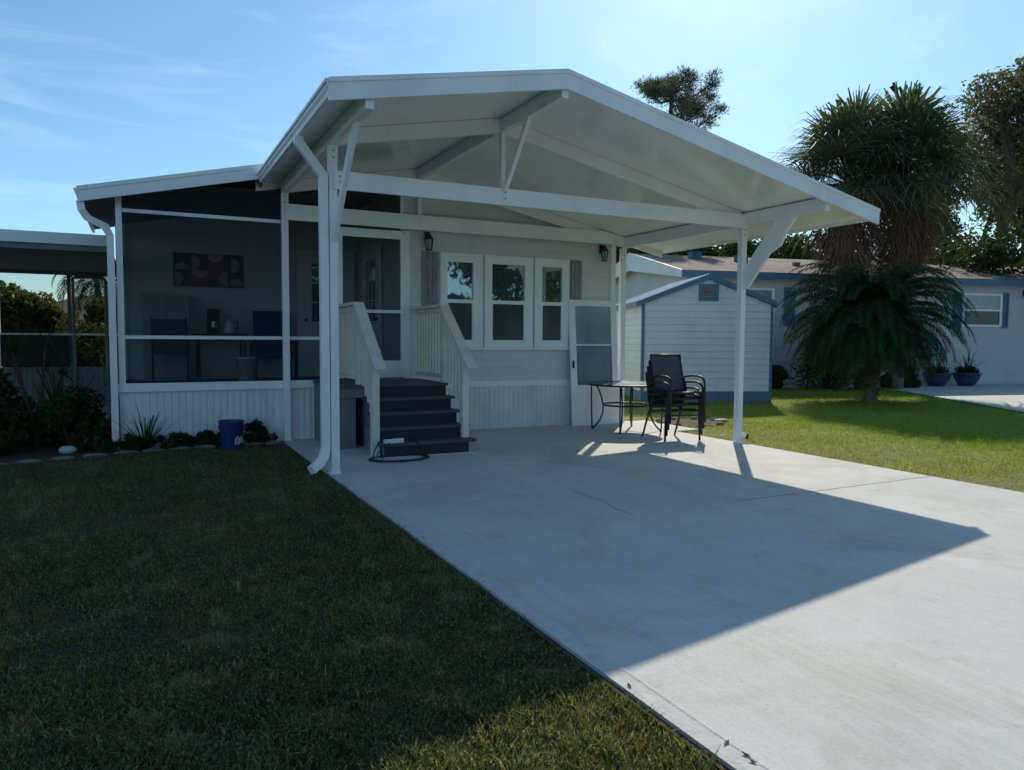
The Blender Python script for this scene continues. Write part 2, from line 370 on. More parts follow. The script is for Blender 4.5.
# ------------------------------------------------------------------ ground, slab, roads
GZ = -.03
def sheet(name, x0, x1, y0, y1, z, mat):
    m = MB(); m.add([(x0, y0, z), (x1, y0, z), (x1, y1, z), (x0, y1, z)], [(0, 1, 2, 3)]); return m.build(name, mat, kind='structure')
sheet('lawn_ground', -600, 600, -600, 900, GZ, M['lawn'])
SX0, SX1 = -.07, 5.64
g = MB(); g.box(SX0, SX1, -11, 2.9, GZ-.05, 0); g.box(SX1+.002, 6.15, 1.45, 2.9, GZ-.05, -.002); g.build('driveway', M['concrete'], kind='structure')
g = MB(); g.box(SX0-.028, SX0-.001, -11, 2.6, GZ-.02, -.012); g.build('dark_soil_gap', M['mulch'], kind='structure')  # soil strip coloured dark to stand in for the shaded recess beside the slab
g = MB(); g.box(SX1+.001, SX1+.12, -11, 1.44, GZ-.02, GZ+.012); g.build('bare_soil_strip', M['soil'], kind='structure')
g = MB()
g.add([(SX0, -11, .003), (SX0+.085, -11, .003), (SX0+.085, 2.6, .003), (SX0, 2.6, .003)], [(0, 1, 2, 3)])
g.prism([(SX0+.085, .003), (SX0+.095, .006), (SX0+.108, .003)], -11, 2.6, 'Y'); g.build('driveway_edge', M['edge'], kind='structure')
g = MB()
for (a, b) in (((2.9, -2.82), (SX1, -2.77)), ((SX0+.12, -6.8), (SX1, -6.7))):
    pts = [Vector((a[0]+(b[0]-a[0])*t/14, a[1]+(b[1]-a[1])*t/14+random.uniform(-.004, .004), .0035)) for t in range(15)]
    for p, q in zip(pts, pts[1:]): g.add([p-Vector((0, .005, 0)), q-Vector((0, .005, 0)), q+Vector((0, .005, 0)), p+Vector((0, .005, 0))], [(0, 1, 2, 3)])
pts = [(1.83, -1.75), (1.79, -2.0), (1.82, -2.3), (1.74, -2.62), (1.75, -2.85)]
for p, q in zip(pts, pts[1:]): g.add([(p[0]-.004, p[1], .0035), (q[0]-.004, q[1], .0035), (q[0]+.004, q[1], .0035), (p[0]+.004, p[1], .0035)], [(0, 1, 2, 3)])
g.build('driveway_joints', M['joint'], kind='structure')
g = MB(); g.box(-80, 80, -17, -11.01, GZ-.1, GZ+.012); g.build('street', M['asphalt'], kind='structure')

# neighbour's frame of reference: wall line
NA = R(-13); NO = (17.5, 8.9)
def nb(s, d, z=0):   # along wall, behind wall
    return (NO[0]+s*math.cos(NA)-d*math.sin(NA), NO[1]+s*math.sin(NA)+d*math.cos(NA), z)
g = MB(); g.add([nb(*p) for p in ((.9, -1.1), (.94, -2.2), (-1.4, -8.4), (-2.6, -11.5), (40, -12), (40, -.02), (-8, -.02), (-8, -.9))], [tuple(range(8))])
g.v = [(v[0], v[1], GZ+.03) for v in g.v]; g.build('neighbour_driveway', M['concrete'], kind='structure')

# garden bed along the porch
bedp = [(-6.5, 1.9), (-3.4, 2.05), (-2.6, 2.3), (-1.9, 2.52), (-1.1, 2.6), (-.15, 2.62), (-.15, 2.84), (-2.1, 2.84), (-2.3, 4.6), (-6.5, 4.6)]
g = MB(); g.add([(x, y, GZ+.012) for x, y in bedp], [tuple(range(len(bedp)))]); g.build('mulch_bed', M['mulch'], kind='structure')
g = MB(); c0 = (6.75, 2.35); g.add([(c0[0]+.62*math.cos(a*.2618)*(1+.08*math.sin(3*a)), c0[1]+.5*math.sin(a*.2618), GZ+.02) for a in range(24)], [tuple(range(24))])
g.build('mulch_patch', M['mulch'], kind='structure')

# ------------------------------------------------------------------ grass blades
def grass(name, boxes, label, keep=None):
    Vs = []; n0 = 0; P = []; H = []
    for (x0, x1, y0, y1, dens, h) in boxes:
        n = int((x1-x0)*(y1-y0)*dens)
        q = np.stack([rng.uniform(x0, x1, n), rng.uniform(y0, y1, n)], 1); P.append(q)
        # patchy height
        u = q[:, 0]; v = q[:, 1]
        f1 = np.sin(u*2.1+1.3*np.sin(v*1.7))*np.cos(v*2.6+.8*np.sin(u*3.1)); f2 = np.sin(u*7.3+2*np.sin(v*5.1))*np.sin(v*8.2+1.7*np.sin(u*6.7)); f3 = np.sin(u*19+3*np.sin(v*13))*np.sin(v*23+3*np.sin(u*17))
        hh = h*rng.uniform(.45, 1.3, n)*np.clip(1+.30*f1+.34*f2+.30*f3, .22, 2)*(1+.45*(rng.random(n) > .985))
        H.append(hh)
    P = np.concatenate(P); H = np.concatenate(H)
    k = H > rng.uniform(.15, .55, len(H))*.05
    P = P[k]; H = H[k]
    if keep is not None:
        k = keep(P); P = P[k]; H = H[k]
    n = len(P); a = rng.uniform(0, 2*np.pi, n); lean = rng.uniform(.25, 1.1, n); b = a+rng.uniform(-1.2, 1.2, n)
    wd = rng.uniform(.0014, .0032, n)*(1+H*6)
    dx = np.cos(a)*wd; dy = np.sin(a)*wd; z = np.full(n, GZ-.005)
    lx = np.cos(b)*lean*H; ly = np.sin(b)*lean*H
    V = np.empty((n, 5, 3))
    V[:, 0] = np.stack([P[:, 0]-dx, P[:, 1]-dy, z], 1); V[:, 1] = np.stack([P[:, 0]+dx, P[:, 1]+dy, z], 1)
    V[:, 2] = np.stack([P[:, 0]+lx*.35+dx*.8, P[:, 1]+ly*.35+dy*.8, z+H*.6], 1); V[:, 3] = np.stack([P[:, 0]+lx*.35-dx*.8, P[:, 1]+ly*.35-dy*.8, z+H*.6], 1)
    V[:, 4] = np.stack([P[:, 0]+lx, P[:, 1]+ly, z+H*np.clip(1.15-lean*.4, .5, 1)], 1)
    i = np.arange(n)[:, None]*5
    T = np.concatenate([i+np.array([[0, 1, 2]]), i+np.array([[0, 2, 3]]), i+np.array([[3, 2, 4]])])
    o = fast(name, V.reshape(-1, 3), T, M['blade'], kind='stuff'); tag(o, label, 'grass', kind='stuff'); return o
def bed_y(x): return np.interp(x, [-6.5, -3.4, -2.6, -1.9, -1.1, -.15], [1.9, 2.05, 2.3, 2.52, 2.6, 2.62])
grass('lawn_grass', [(-4.6, SX0-.022, -7.2, -4.2, 11000, .052), (-5.6, SX0-.02, -4.2, -1.5, 5500, .052), (-7, SX0-.02, -1.5, 2.7, 2200, .055)],
      'short lawn grass left of the driveway, shaded with a sunny patch near the front', keep=lambda P: P[:, 1] < bed_y(P[:, 0])-.03)
def keepR(P):
    inslab = (P[:, 0] < 6.16) & (P[:, 1] > 1.43) & (P[:, 1] < 2.92)
    m = ((P[:, 0]-6.75)/.62)**2+((P[:, 1]-2.35)/.5)**2 < .9
    # not on the neighbour's paving
    s = (P[:, 0]-NO[0])*math.cos(NA)+(P[:, 1]-NO[1])*math.sin(NA); d = -(P[:, 0]-NO[0])*math.sin(NA)+(P[:, 1]-NO[1])*math.cos(NA)
    onp = ((d > -1.0) & (s > -8)) | (s > .94+(d+2.2)*.377)
    onp |= (P[:, 0] < 5.5) & (P[:, 1] > 2.9)
    return ~(inslab | m | onp)
grass('side_lawn_grass', [(SX1+.06, 10, -6, 3, 2400, .045), (SX1+.005, 10, 3, 9.5, 800, .062), (10, 20, -6, 9.5, 500, .07)],
      'sunlit lawn grass right of the driveway, dry by the concrete and bright green by the shed', keep=keepR)

# ------------------------------------------------------------------ carport
RX = 1.93; SL, SR = .193, .212
def rz(x): return 3.99-(SL*(RX-x) if x < RX else SR*(x-RX))
def un(x): return rz(x)-.075
XL, XR_ = -.30, 6.40; YF, YB = -1.40, 2.84; PX = 5.57
cp = thing('carport', 'white metal gabled carport standing on the concrete driveway before the house', 'carport', (0, 0, 0))
g = MB(); g.prism([(XL, rz(XL)), (RX, rz(RX)), (XR_, rz(XR_)), (XR_, un(XR_)), (RX, un(RX)), (XL, un(XL))], YF, YB, 'Y')
# panel ribs on the underside every 0.305 m, along the slope
g.build('roof', M['soffit'], cp)
for yy, s in ((YF-.035, 1), (YB+.004, 1)):
    g = MB()
    for x0, x1 in ((XL-.06, RX), (RX, XR_+.035)):
        g.prism([(x0, rz(x0)+.012), (x1, rz(x1)+.012), (x1, rz(x1)-.168), (x0, rz(x0)-.168)], yy, yy+.031, 'Y')
        g.prism([(x0, rz(x0)+.018), (x1, rz(x1)+.018), (x1, rz(x1)-.022), (x0, rz(x0)-.022)], yy-.012*(1 if yy < 0 else -2.6), yy+.002+(.03 if yy > 0 else 0), 'Y')
    g.build('fascia', M['white'], cp)
def gutter(xe, z, sgn, y0, y1, w=.085, h=.12):
    p = [(0, 0), (w*.15, -h*.05), (w, 0), (w, -h*.22), (w*.82, -h*.30), (w*.82, -h*.50), (w*.62, -h*.72), (w*.55, -h), (0, -h)]
    q = [(xe+sgn*a, z+b) for a, b in p]
    if sgn < 0: q = q[::-1]
    m = MB(); m.prism(q, y0, y1, 'Y'); return m
gutter(XL, rz(XL)+.0, -1, YF-.03, 2.57).build('gutter', M['white'], cp)
gutter(XR_, rz(XR_)-.01, 1, YF+.0, YB+.0, .06, .11).build('gutter', M['white'], cp)
for (x, yy, zt) in ((0, 0, 3.37), (PX, 0, 2.96), (0, 2.80, 3.37), (PX, 2.80, 2.96)):
    g = MB(); s = .042; g.box(x-s, x+s, yy-s, yy+s, .006, zt)
    p = g.build('post', M['white'], cp)
    g = MB(); g.box(x-.06, x+.06, yy-.06, yy+.06, 0, .006)
    for a in (-1, 1): g.lathe([(.008, 0), (.008, .02)], (x+a*.051, yy-.02, .006), 6)
    g.build('base_plate', M['white'], p)
for x, z0, z1 in ((0, 3.372, 3.53), (PX, 2.962, 3.13), (RX, 3.75, 3.90)):
    g = MB(); g.box(x-.038, x+.038, YF+.01, YB-.06, z0, z1); g.build('beam', M['white'], cp)
for yy in (0, 2.80):
    g = MB()
    for x0, x1 in ((.045, RX-.04), (RX+.04, PX-.045)):
        g.prism([(x0, un(x0)-.004), (x1, un(x1)-.004), (x1, un(x1)-.165), (x0, un(x0)-.165)], yy-.028, yy+.028, 'Y')
    g.build('rafter', M['white'], cp)
    g = MB()
    if yy == 0: g.box(.0, PX+.0, yy-.078, yy-.045, 2.93, 3.115)
    else: g.prism([(0.0, 3.01), (PX, 3.01), (PX, 3.135), (5.2, 3.21), (0.0, 3.225)], yy-.078, yy-.045, 'Y')
    g.build('tie_beam', M['white'], cp)
    g = MB(); g.box(RX-.025, RX+.025, yy-.030 if yy else -.030, yy+.030, 2.93 if yy == 0 else 3.02, 3.748); g.box(RX-.028, RX+.028, yy-.084, yy-.0785, 2.94 if yy == 0 else 3.02, 3.20)
    for zz in (2.98, 3.05): g.box(RX-.008, RX+.008, yy-.088, yy-.0842, zz, zz+.014)
    g.build('king_post', M['white'], cp)
g = MB(); g.bar((0, -.055, 2.44), (0, -.95, 3.40), .045, .10, up=(0, 1, 0)); g.build('brace', M['white'], cp)
g = MB(); g.bar((RX, -.075, 3.10), (RX, -.66, 3.78), .045, .06, up=(0, 1, 0)); g.build('brace', M['white'], cp)
g = MB(); g.prism([(-.042, 2.10), (-.042, 2.38), (-.60, 2.965), (-.93, 2.965), (-.76, 2.78), (-.69, 2.64), (-.50, 2.55), (-.14, 2.14)], PX-.02, PX+.02, 'X'); g.build('brace', M['white'], cp)
g = MB(); g.rect_tube([(-.335, .0, 3.43), (-.335, .0, 3.37), (-.095, .0, 3.06), (-.095, 0, .28), (-.115, -.02, .20), (-.17, -.06, .13), (-.27, -.13, .075)], .075, .085)
g.build('downspout', M['white'], cp)
g = MB(); g.rect_tube([(PX+.06, .09, 2.94), (PX+.06, .09, .24), (PX+.075, .06, .14), (PX+.14, -.02, .09)], .05, .055); g.build('downspout', M['white'], cp)
g = MB(); g.box(PX+.13, PX+.15, -.055, .025, .055, .13); g.build('downspout_mouth', M['black'], cp)

for x, yy, zt in ((0, 0, 3.37), (PX, 0, 2.96), (0, 2.80, 3.37), (PX, 2.80, 2.96)):
    s = .042
    g = MB(); g.box(x-s-.004, x+s+.004, yy-s-.004, yy-s-.0005, zt-.16, zt+.06); g.build('strap_plate', M['white'], cp)
    for k in range(3):
        g = MB(); g.lathe([(.009, 0), (.009, .006)], (0, 0, 0), 8); g.v = [(x+a, yy-s-.004-c, zt-.12+.07*k+b) for a, b, c in g.v]; g.build('bolt', M['greyboard'], cp)
for x, z in ((RX, 3.0), (RX, 3.07), (.06, 3.0), (.06, 3.06), (PX-.03, 2.98), (PX-.03, 3.05)):
    g = MB(); g.lathe([(.009, 0), (.009, .006)], (0, 0, 0), 8); g.v = [(x+a, -.085-c, z+b) for a, b, c in g.v]; g.build('bolt', M['greyboard'], cp)

# ------------------------------------------------------------------ lap siding / skirting generators
def lap(m, x0, x1, z0, z1, y, topf=None, pitch=.115, lip=.012, holes=()):
    """front face wall in XZ at y (faces -Y): saw-tooth courses"""
    z = z0
    while z < z1-1e-4:
        zt = min(z+pitch, z1); a, b = x0, x1
        if topf:
            a, b = topf(zt, x0, x1)
            if b-a < .05: break
        m.add([(a, y-lip, z), (b, y-lip, z), (b, y, zt), (a, y, zt), (a, y, z), (b, y, z)], [(0, 1, 2, 3), (4, 5, 1, 0), (0, 3, 4), (1, 5, 2)])
        z = zt
    return m
def lapx(m, y0, y1, z0, z1, x, pitch=.115, lip=.012, s=-1):
    z = z0
    while z < z1-1e-4:
        zt = min(z+pitch, z1)
        m.add([(x+s*lip, y0, z), (x+s*lip, y1, z), (x, y1, zt), (x, y0, zt), (x, y0, z), (x, y1, z)], [(0, 1, 2, 3), (4, 5, 1, 0)])
        z = zt
    return m
def ribs(m, x0, x1, z0, z1, y, pitch=.10, d=.012):
    x = x0
    pts = []
    while x < x1:
        pts += [(x, y), (x+pitch*.40, y), (x+pitch*.46, y-d), (x+pitch*.94, y-d)]; x += pitch
    pts.append((x1, y)); pts = [p for p in pts if p[0] <= x1+1e-6]
    for (a, b) in zip(pts, pts[1:]): m.add([(a[0], a[1], z0), (b[0], b[1], z0), (b[0], b[1], z1), (a[0], a[1], z1)], [(0, 1, 2, 3)])
    return m

# ------------------------------------------------------------------ the house
WY = 2.89
hs = thing('manufactured_home', 'greige sided manufactured home with three white windows behind the carport', 'house', (1.7, WY, 0))
def gab(zt, x0, x1):
    a = x0; b = x1
    if zt > rz(x1)-.2: b = min(x1, RX+(3.99-.2-zt)/SR)
    if zt > rz(x0)-.2: a = max(x0, RX-(3.99-.2-zt)/SL)
    return a, b
g = MB(); lap(g, 1.70, 5.44, .75, 3.79, WY, gab)
# body behind the siding
g.box(1.705, 5.435, WY+.002, 14, .0, 3.0)
g.prism([(1.75, 3.0), (5.43, 3.0), (5.43, rz(5.43)-.12), (RX, rz(RX)-.12), (1.75, rz(1.75)-.12)], WY+.004, 13.99, 'Y')
lapx(g, 2.9, 5.45, .75, 3.7, 1.703, s=-1)
g.build('wall', M['siding'], hs)
g = MB(); g.prism([(-2.1, 0), (1.74, 0), (1.74, un(1.74)-.06), (-.28, un(-.28)-.06), (-.40, 3.55), (-2.1, 3.15)], 5.452, 13.99, 'Y'); lap(g, -2.08, 1.69, .74, 3.45, 5.448); g.build('rear_wall', M['siding'], hs)
g = MB()
g.prism([(-.28, rz(-.28)-.02), (RX, rz(RX)-.02), (5.72, rz(5.72)-.02), (5.72, rz(5.72)-.12), (RX, rz(RX)-.12), (-.28, rz(-.28)-.12)], 2.88, 14.3, 'Y')
g.build('roof', M['shedroof'], hs)
g = MB(); ribs(g, 1.72, 5.44, 0, .665, WY-.01, .085, .011); g.build('skirting', M['skirt'], hs)
g = MB(); g.box(1.72, 5.455, WY-.032, WY+.001, .667, .752); g.build('belt_trim', M['trim'], hs)
g = MB(); g.box(5.375, 5.455, WY-.028, WY+.05, .753, 3.10); g.box(5.4555, 5.47, WY-.028, WY+.06, 0, 3.10); g.build('corner_trim', M['trim'], hs)
g = MB(); g.box(1.725, 1.80, WY-.028, WY+.0, .753, 3.0); g.build('door_side_trim', M['trim'], hs)
for (x0, x1, a0, a1) in ((2.28, 2.985, 2.39, 2.82), (3.01, 3.865, 3.14, 3.72), (3.895, 4.54, 4.03, 4.41)):
    z0, z1 = 1.28, 2.72; f = MB(); Y0, Y1 = WY-.055, WY-.001
    for bx in ((x0, a0, z0, z1), (a1, x1, z0, z1), (a0, a1, z0, 1.375), (a0, a1, 2.585, z1)): f.box(bx[0], bx[1], Y0, Y1, bx[2], bx[3])
    f.box(x0-.012, x1+.012, Y0-.012, Y1, z0-.035, z0-.002)
    f.box(x0+.03, x1-.03, Y0-.006, Y0-.001, z1-.035, z1-.02); f.box(x0+.02, x0+.028, Y0-.005, Y0-.001, z0+.03, z1-.04); f.box(x1-.028, x1-.02, Y0-.005, Y0-.001, z0+.03, z1-.04)
    wn = f.build('window', M['trim'], hs)
    f = MB(); f.box(a0, a1, Y0+.006, Y1, 1.965, 2.02); f.box(a0, a0+.018, Y0+.012, Y1, 1.377, 1.963); f.box(a1-.018, a1, Y0+.012, Y1, 1.377, 1.963); f.box(a0+.018, a1-.018, Y0+.012, Y1, 1.377, 1.40)
    f.build('sash', M['trim'], wn)
    f = MB(); f.box(a0, a1, WY-.020, WY-.016, 2.022, 2.583); f.build('upper_pane', M['pane'], wn)
    f = MB(); f.box(a0+.018, a1-.018, WY-.034, WY-.030, 1.402, 1.963); f.build('lower_pane', M['pane_screened'], wn)
for x0, x1 in ((1.99, 2.245), (4.58, 4.79)):
    f = MB(); n = 3; wd = (x1-x0)/n
    for k in range(n): f.box(x0+k*wd+.003, x0+(k+1)*wd-.003, WY-.036, WY-.014, 1.28, 2.72)
    for zz in (1.45, 1.98, 2.5): f.box(x0+.004, x1-.004, WY-.044, WY-.0365, zz, zz+.07)
    f.build('shutter', M['shutter'], hs)

# doors seen through the screens
def inner_door(par, m, plane, a0, a1, z0, z1, at, facing):
    """plane 'Y': door spans X a0..a1 at y=at ; plane 'X': spans Y at x=at"""
    def bx(g, p0, p1, d0, d1, q0, q1):
        if plane == 'Y': g.box(p0, p1, at-d1, at-d0, q0, q1)
        else: g.box(at-d1, at-d0, p0, p1, q0, q1)
    g = MB(); bx(g, a0, a1, .014, .05, z0, z1)
    bx(g, a0-.08, a0-.002, .014, .065, z0, z1+.08); bx(g, a1+.002, a1+.08, .014, .065, z0, z1+.08); bx(g, a0-.002, a1+.002, .014, .065, z1+.002, z1+.08)
    w_ = a1-a0
    d = g.build('door', M['trim'], par)
    g = MB(); bx(g, a0+w_*.2, a1-w_*.2, .051, .056, z0+.95, z1-.15); d1 = g.build('pane', M['pane'], d)
    g = MB()
    for k in (1/3, 2/3): bx(g, a0+w_*(.2+.6*k)-.01, a0+w_*(.2+.6*k)+.01, .057, .064, z0+.95, z1-.15)
    for k in (1/3, 2/3): bx(g, a0+w_*.2, a1-w_*.2, .057, .062, z0+.95+k*(z1-z0-1.1)-.01, z0+.95+k*(z1-z0-1.1)+.01)
    g.build('muntin', M['trim'], d)
    g = MB(); bx(g, a0+.04, a0+.08, .0505, .10, z0+.95, z0+1.0); g.build('handle', M['black'], d)
    return d
inner_door(hs, None, 'Y', .72, 1.55, .75, 2.85, 5.436, -1)
inner_door(hs, None, 'X', 3.95, 4.80, .75, 2.85, 1.692, -1)

# ------------------------------------------------------------------ screened porch
pr = thing('screened_porch', 'dark screened porch with white frame and ribbed knee wall left of the carport', 'porch', (-2.02, 2.86, 0))
PY0, PY1 = 2.85, 2.885
def pz(x): return 3.65-.235*(-.40-x)
g = MB(); ribs(g, -2.04, 1.69, GZ, .715, 2.872, .085, .011)
g.add([(-2.04, 2.872, GZ), (-2.04, 5.44, GZ), (-2.04, 5.44, .72), (-2.04, 2.872, .72)], [(0, 1, 2, 3)])
g.add([(-2.04, 2.89, GZ), (1.69, 2.89, GZ), (1.69, 2.89, .72), (-2.04, 2.89, .72)], [(0, 1, 2, 3)]); g.build('knee_wall', M['skirt'], pr)
g = MB(); g.box(-2.06, -.045, 2.83, 2.90, .717, .825); g.box(.045, .65, 2.835, 2.90, .717, .825); g.build('sill', M['white'], pr)
g = MB(); g.box(-2.035, -1.965, 2.83, 2.90, .826, pz(-2)-.09); g.build('post', M['white'], pr)
g = MB(); g.box(.655, .715, PY0, PY1+.01, .826, 3.0); g.box(1.66, 1.70, PY0, PY1, 3.005, 3.80); g.build('post', M['white'], pr)
g = MB(); g.box(-2.035, -1.975, 5.38, 5.44, .74, pz(-2)-.09); g.build('post', M['white'], pr)
for x0, x1 in ((-1.964, -.044), (.044, .653)):
    g = MB(); g.box(x0, x1, PY0+.004, PY1, 1.39, 1.435); g.build('rail', M['white'], pr)
g = MB(); g.box(-1.964, -.044, PY0+.004, PY1, 2.975, 3.02); g.build('rail', M['white'], pr)
g = MB(); g.box(-2.02, -1.98, 2.905, 5.375, 1.39, 1.435); g.box(-2.02, -1.98, 2.905, 5.375, 2.55, 2.60); g.build('side_rail', M['white'], pr)
def scr(poly, y, nm='screen'):
    g = MB(); g.add([(x, y, z) for x, z in poly], [tuple(range(len(poly)))]); g.build(nm, M['mesh'], pr)
scr([(-1.965, .826), (-.043, .826), (-.043, pz(-.4)-.1), (-.4, pz(-.4)-.1), (-1.965, pz(-1.965)-.09)], 2.875)
scr([(.043, .826), (.655, .826), (.655, 3.64), (.043, 3.52)], 2.875)
scr([(.655, 3.005), (1.66, 3.005), (1.66, 3.82), (.655, 3.64)], 2.876)
g = MB(); g.add([(-2.0, 2.9, .74), (-2.0, 5.38, .74), (-2.0, 5.38, 3.1), (-2.0, 2.9, 3.1)], [(0, 1, 2, 3)]); g.build('screen', M['mesh'], pr)
g = MB(); g.box(-2.03, 1.69, 2.905, 5.44, .62, .74); g.build('floor', M['deck'], pr)
xa, xb = -2.39, -.30
g = MB(); g.prism([(xa, pz(xa)), (xb, pz(xb)), (xb, pz(xb)-.07), (xa, pz(xa)-.07)], 2.62, 5.9, 'Y')
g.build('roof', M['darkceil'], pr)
g = MB()
g.prism([(xa-.03, pz(xa)+.01), (xb, pz(xb)+.01), (xb, pz(xb)-.17), (xa-.03, pz(xa)-.16)], 2.585, 2.618, 'Y')
g.prism([(xa-.04, pz(xa)+.018), (xb-.002, pz(xb)+.018), (xb-.002, pz(xb)-.03), (xa-.04, pz(xa)-.03)], 2.572, 2.584, 'Y')
g.build('fascia', M['white'], pr)
g = MB(); g.prism([(-.312, 3.42), (-.302, 3.42), (-.302, 3.66), (-.312, 3.66)], 2.625, 5.9, 'Y'); g.build('sun_leak_blocker', M['darkceil'], pr)  # added strip that stops sun leaking between porch roof and carport deck
gutter(xa, pz(xa)+.0, -1, 2.60, 5.9, .07, .12).build('gutter', M['white'], pr)
g = MB(); g.rect_tube([(-2.40, 2.66, 3.04), (-2.39, 2.66, 2.94), (-2.33, 2.70, 2.85), (-2.15, 2.76, 2.77), (-2.095, 2.78, 2.66), (-2.095, 2.80, .0)], .07, .08); g.build('downspout', M['white'], pr)
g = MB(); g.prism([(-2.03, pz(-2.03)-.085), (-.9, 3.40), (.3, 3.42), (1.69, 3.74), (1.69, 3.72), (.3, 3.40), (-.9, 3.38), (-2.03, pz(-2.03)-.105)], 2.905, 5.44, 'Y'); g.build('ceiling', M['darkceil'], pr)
# screen door
f = MB(); X0, X1, Z0, Z1 = .72, 1.715, .845, 2.93
f.box(X0, X0+.075, PY0-.02, PY1, Z0, Z1); f.box(X1-.06, X1, PY0-.02, PY1, Z0, Z1); f.box(X0+.075, X1-.06, PY0-.02, PY1, Z1-.065, Z1)
f.box(X0+.075, X1-.06, PY0-.02, PY1, 1.785, 1.83); f.box(X0+.075, X1-.06, PY0-.018, PY1, Z0, 1.09)
sd = f.build('screen_door', M['trim'], pr)
f = MB(); f.add([(X0+.075, 2.87, 1.10), (X1-.06, 2.87, 1.10), (X1-.06, 2.87, Z1-.06), (X0+.075, 2.87, Z1-.06)], [(0, 1, 2, 3)]); f.build('door_mesh', M['mesh'], sd)
f = MB(); f.box(X0+.02, X0+.05, PY0-.06, PY0-.021, 1.78, 1.90); f.build('handle', M['black'], sd)
f = MB(); f.box(.717, 1.70, PY0-.01, PY1, Z1+.003, Z1+.055); f.build('door_head', M['trim'], pr)

# things on the porch
FZ = .74
art = thing('wall_art', 'wide abstract print of pink and red half discs on the porch back wall', 'picture', (-.76, 5.43, 2.24))
g = MB(); g.box(-1.29, -.23, 5.395, 5.434, 2.24, 2.77); g.build('canvas', M['art'], art)
def half(m, cx, cz, r, a0):
    n = 12; m.add([(cx, 5.3915, cz)]+[(cx+r*math.cos(a0+math.pi*k/n), 5.3915, cz+r*math.sin(a0+math.pi*k/n)) for k in range(n+1)], [(0, k+1, k+2) for k in range(n)])
g = MB()
for cx, cz, a in ((-1.02, 2.62, -90), (-.90, 2.50, 180), (-.42, 2.60, -90), (-.66, 2.76, 180), (-.48, 2.38, 90)): half(g, cx, cz, .125, R(a))
g.build('pink_shapes', M['art_pink'], art)
g = MB()
for x0, x1, z0, z1 in ((-1.05, -.78, 2.25, 2.48), (-.78, -.52, 2.38, 2.62), (-.62, -.50, 2.245, 2.37), (-1.03, -.9, 2.505, 2.62)): g.box(x0, x1, 5.3925, 5.3945, z0, z1)
g.build('red_shapes', M['art_red'], art)
g = MB()
for cx, cz, a in ((-1.16, 2.50, 0), (-1.27, 2.36, -90), (-.34, 2.27, 0)):
    g = MB(); half(g, cx, cz, .115, R(a)); g.build('half_disc', M['art_grey'], art)
cab = thing('storage_cabinet', 'pale storage cabinet against the porch back wall left of the print', 'cabinet', (-1.42, 5.2, FZ))
g = MB(); g.box(-1.74, -1.09, 5.02, 5.42, FZ+.04, 2.05); g.box(-1.72, -1.11, 5.05, 5.4, FZ, FZ+.04); g.box(-1.76, -1.07, 5.0, 5.43, 2.05, 2.08); c_ = g.build('body', M['cream'], cab)
for x0, x1 in ((-1.73, -1.42), (-1.41, -1.10)):
    g = MB(); g.box(x0, x1, 5.0, 5.018, FZ+.06, 2.03); d_ = g.build('door', M['cream'], cab)
    g = MB(); g.box(-1.42+(.03 if x0 > -1.42 else -.05), -1.40+(.03 if x0 > -1.42 else -.05), 4.985, 4.999, 1.4, 1.52); g.build('handle', M['black'], d_)
tb = thing('folding_table', 'dark folding table against the porch back wall holding small appliances', 'table', (-.65, 5.0, FZ))
g = MB(); g.box(-1.02, -.25, 4.75, 5.35, FZ+.70, FZ+.735); g.build('table_top', M['black'], tb)
for x in (-.97, -.30):
    for y in (4.80, 5.30): g = MB(); g.tube([(x, y, FZ), (x, y, FZ+.70)], .014, 8); g.build('leg', M['black'], tb)
cm = thing('coffee_maker', 'dark coffee maker on the folding table inside the porch', 'coffee maker', (-.72, 5.05, FZ+.735))
g = MB(); g.box(-.82, -.64, 5.0, 5.2, FZ+.735, FZ+.77); g.box(-.82, -.64, 5.12, 5.2, FZ+.77, FZ+1.05); g.box(-.82, -.64, 5.0, 5.2, FZ+1.05, FZ+1.13); g.build('body', M['black'], cm)
g = MB(); g.lathe([(.04, 0), (.062, .03), (.062, .1), (.045, .15), (.05, .17)], (-.73, 5.055, FZ+.772), 16); g.build('carafe', M['pane'], cm, smooth=True)
ke = thing('kettle', 'silver kettle beside the coffee maker on the porch table', 'kettle', (-.50, 5.05, FZ+.735))
g = MB(); g.lathe([(.075, 0), (.08, .04), (.07, .14), (.05, .2), (.015, .22), (.015, .24)], (-.50, 5.05, FZ+.735), 18); g.build('body', M['whiteplastic'], ke, smooth=True)
g = MB(); g.tube([(-.43, 5.05, FZ+.8), (-.37, 5.05, FZ+.84), (-.37, 5.05, FZ+.92), (-.44, 5.05, FZ+.93)], .01, 8); g.build('handle', M['black'], ke)
fc = thing('folding_chair', 'dark folding camp chair on the porch in front of the cabinet', 'chair', (-1.42, 4.55, FZ))
g = MB(); g.prism([(4.72, FZ+.44), (4.86, FZ+.95), (4.87, FZ+.95), (4.735, FZ+.44)], -1.62, -1.16, 'X'); g.build('backrest', M['sling'], fc)
g = MB(); g.box(-1.62, -1.16, 4.32, 4.74, FZ+.42, FZ+.44); g.build('seat', M['sling'], fc)
for x in (-1.63, -1.15):
    g = MB(); g.tube([(x, 4.30, FZ), (x, 4.76, FZ+.46), (x, 4.875, FZ+.98)], .012, 8); g.build('leg', M['black'], fc)
    g = MB(); g.tube([(x, 4.80, FZ), (x, 4.32, FZ+.44), (x, 4.30, FZ+.66)], .012, 8); g.build('leg', M['black'], fc)
    g = MB(); g.box(x-.02, x+.02, 4.28, 4.80, FZ+.655, FZ+.68); g.build('armrest', M['black'], fc)
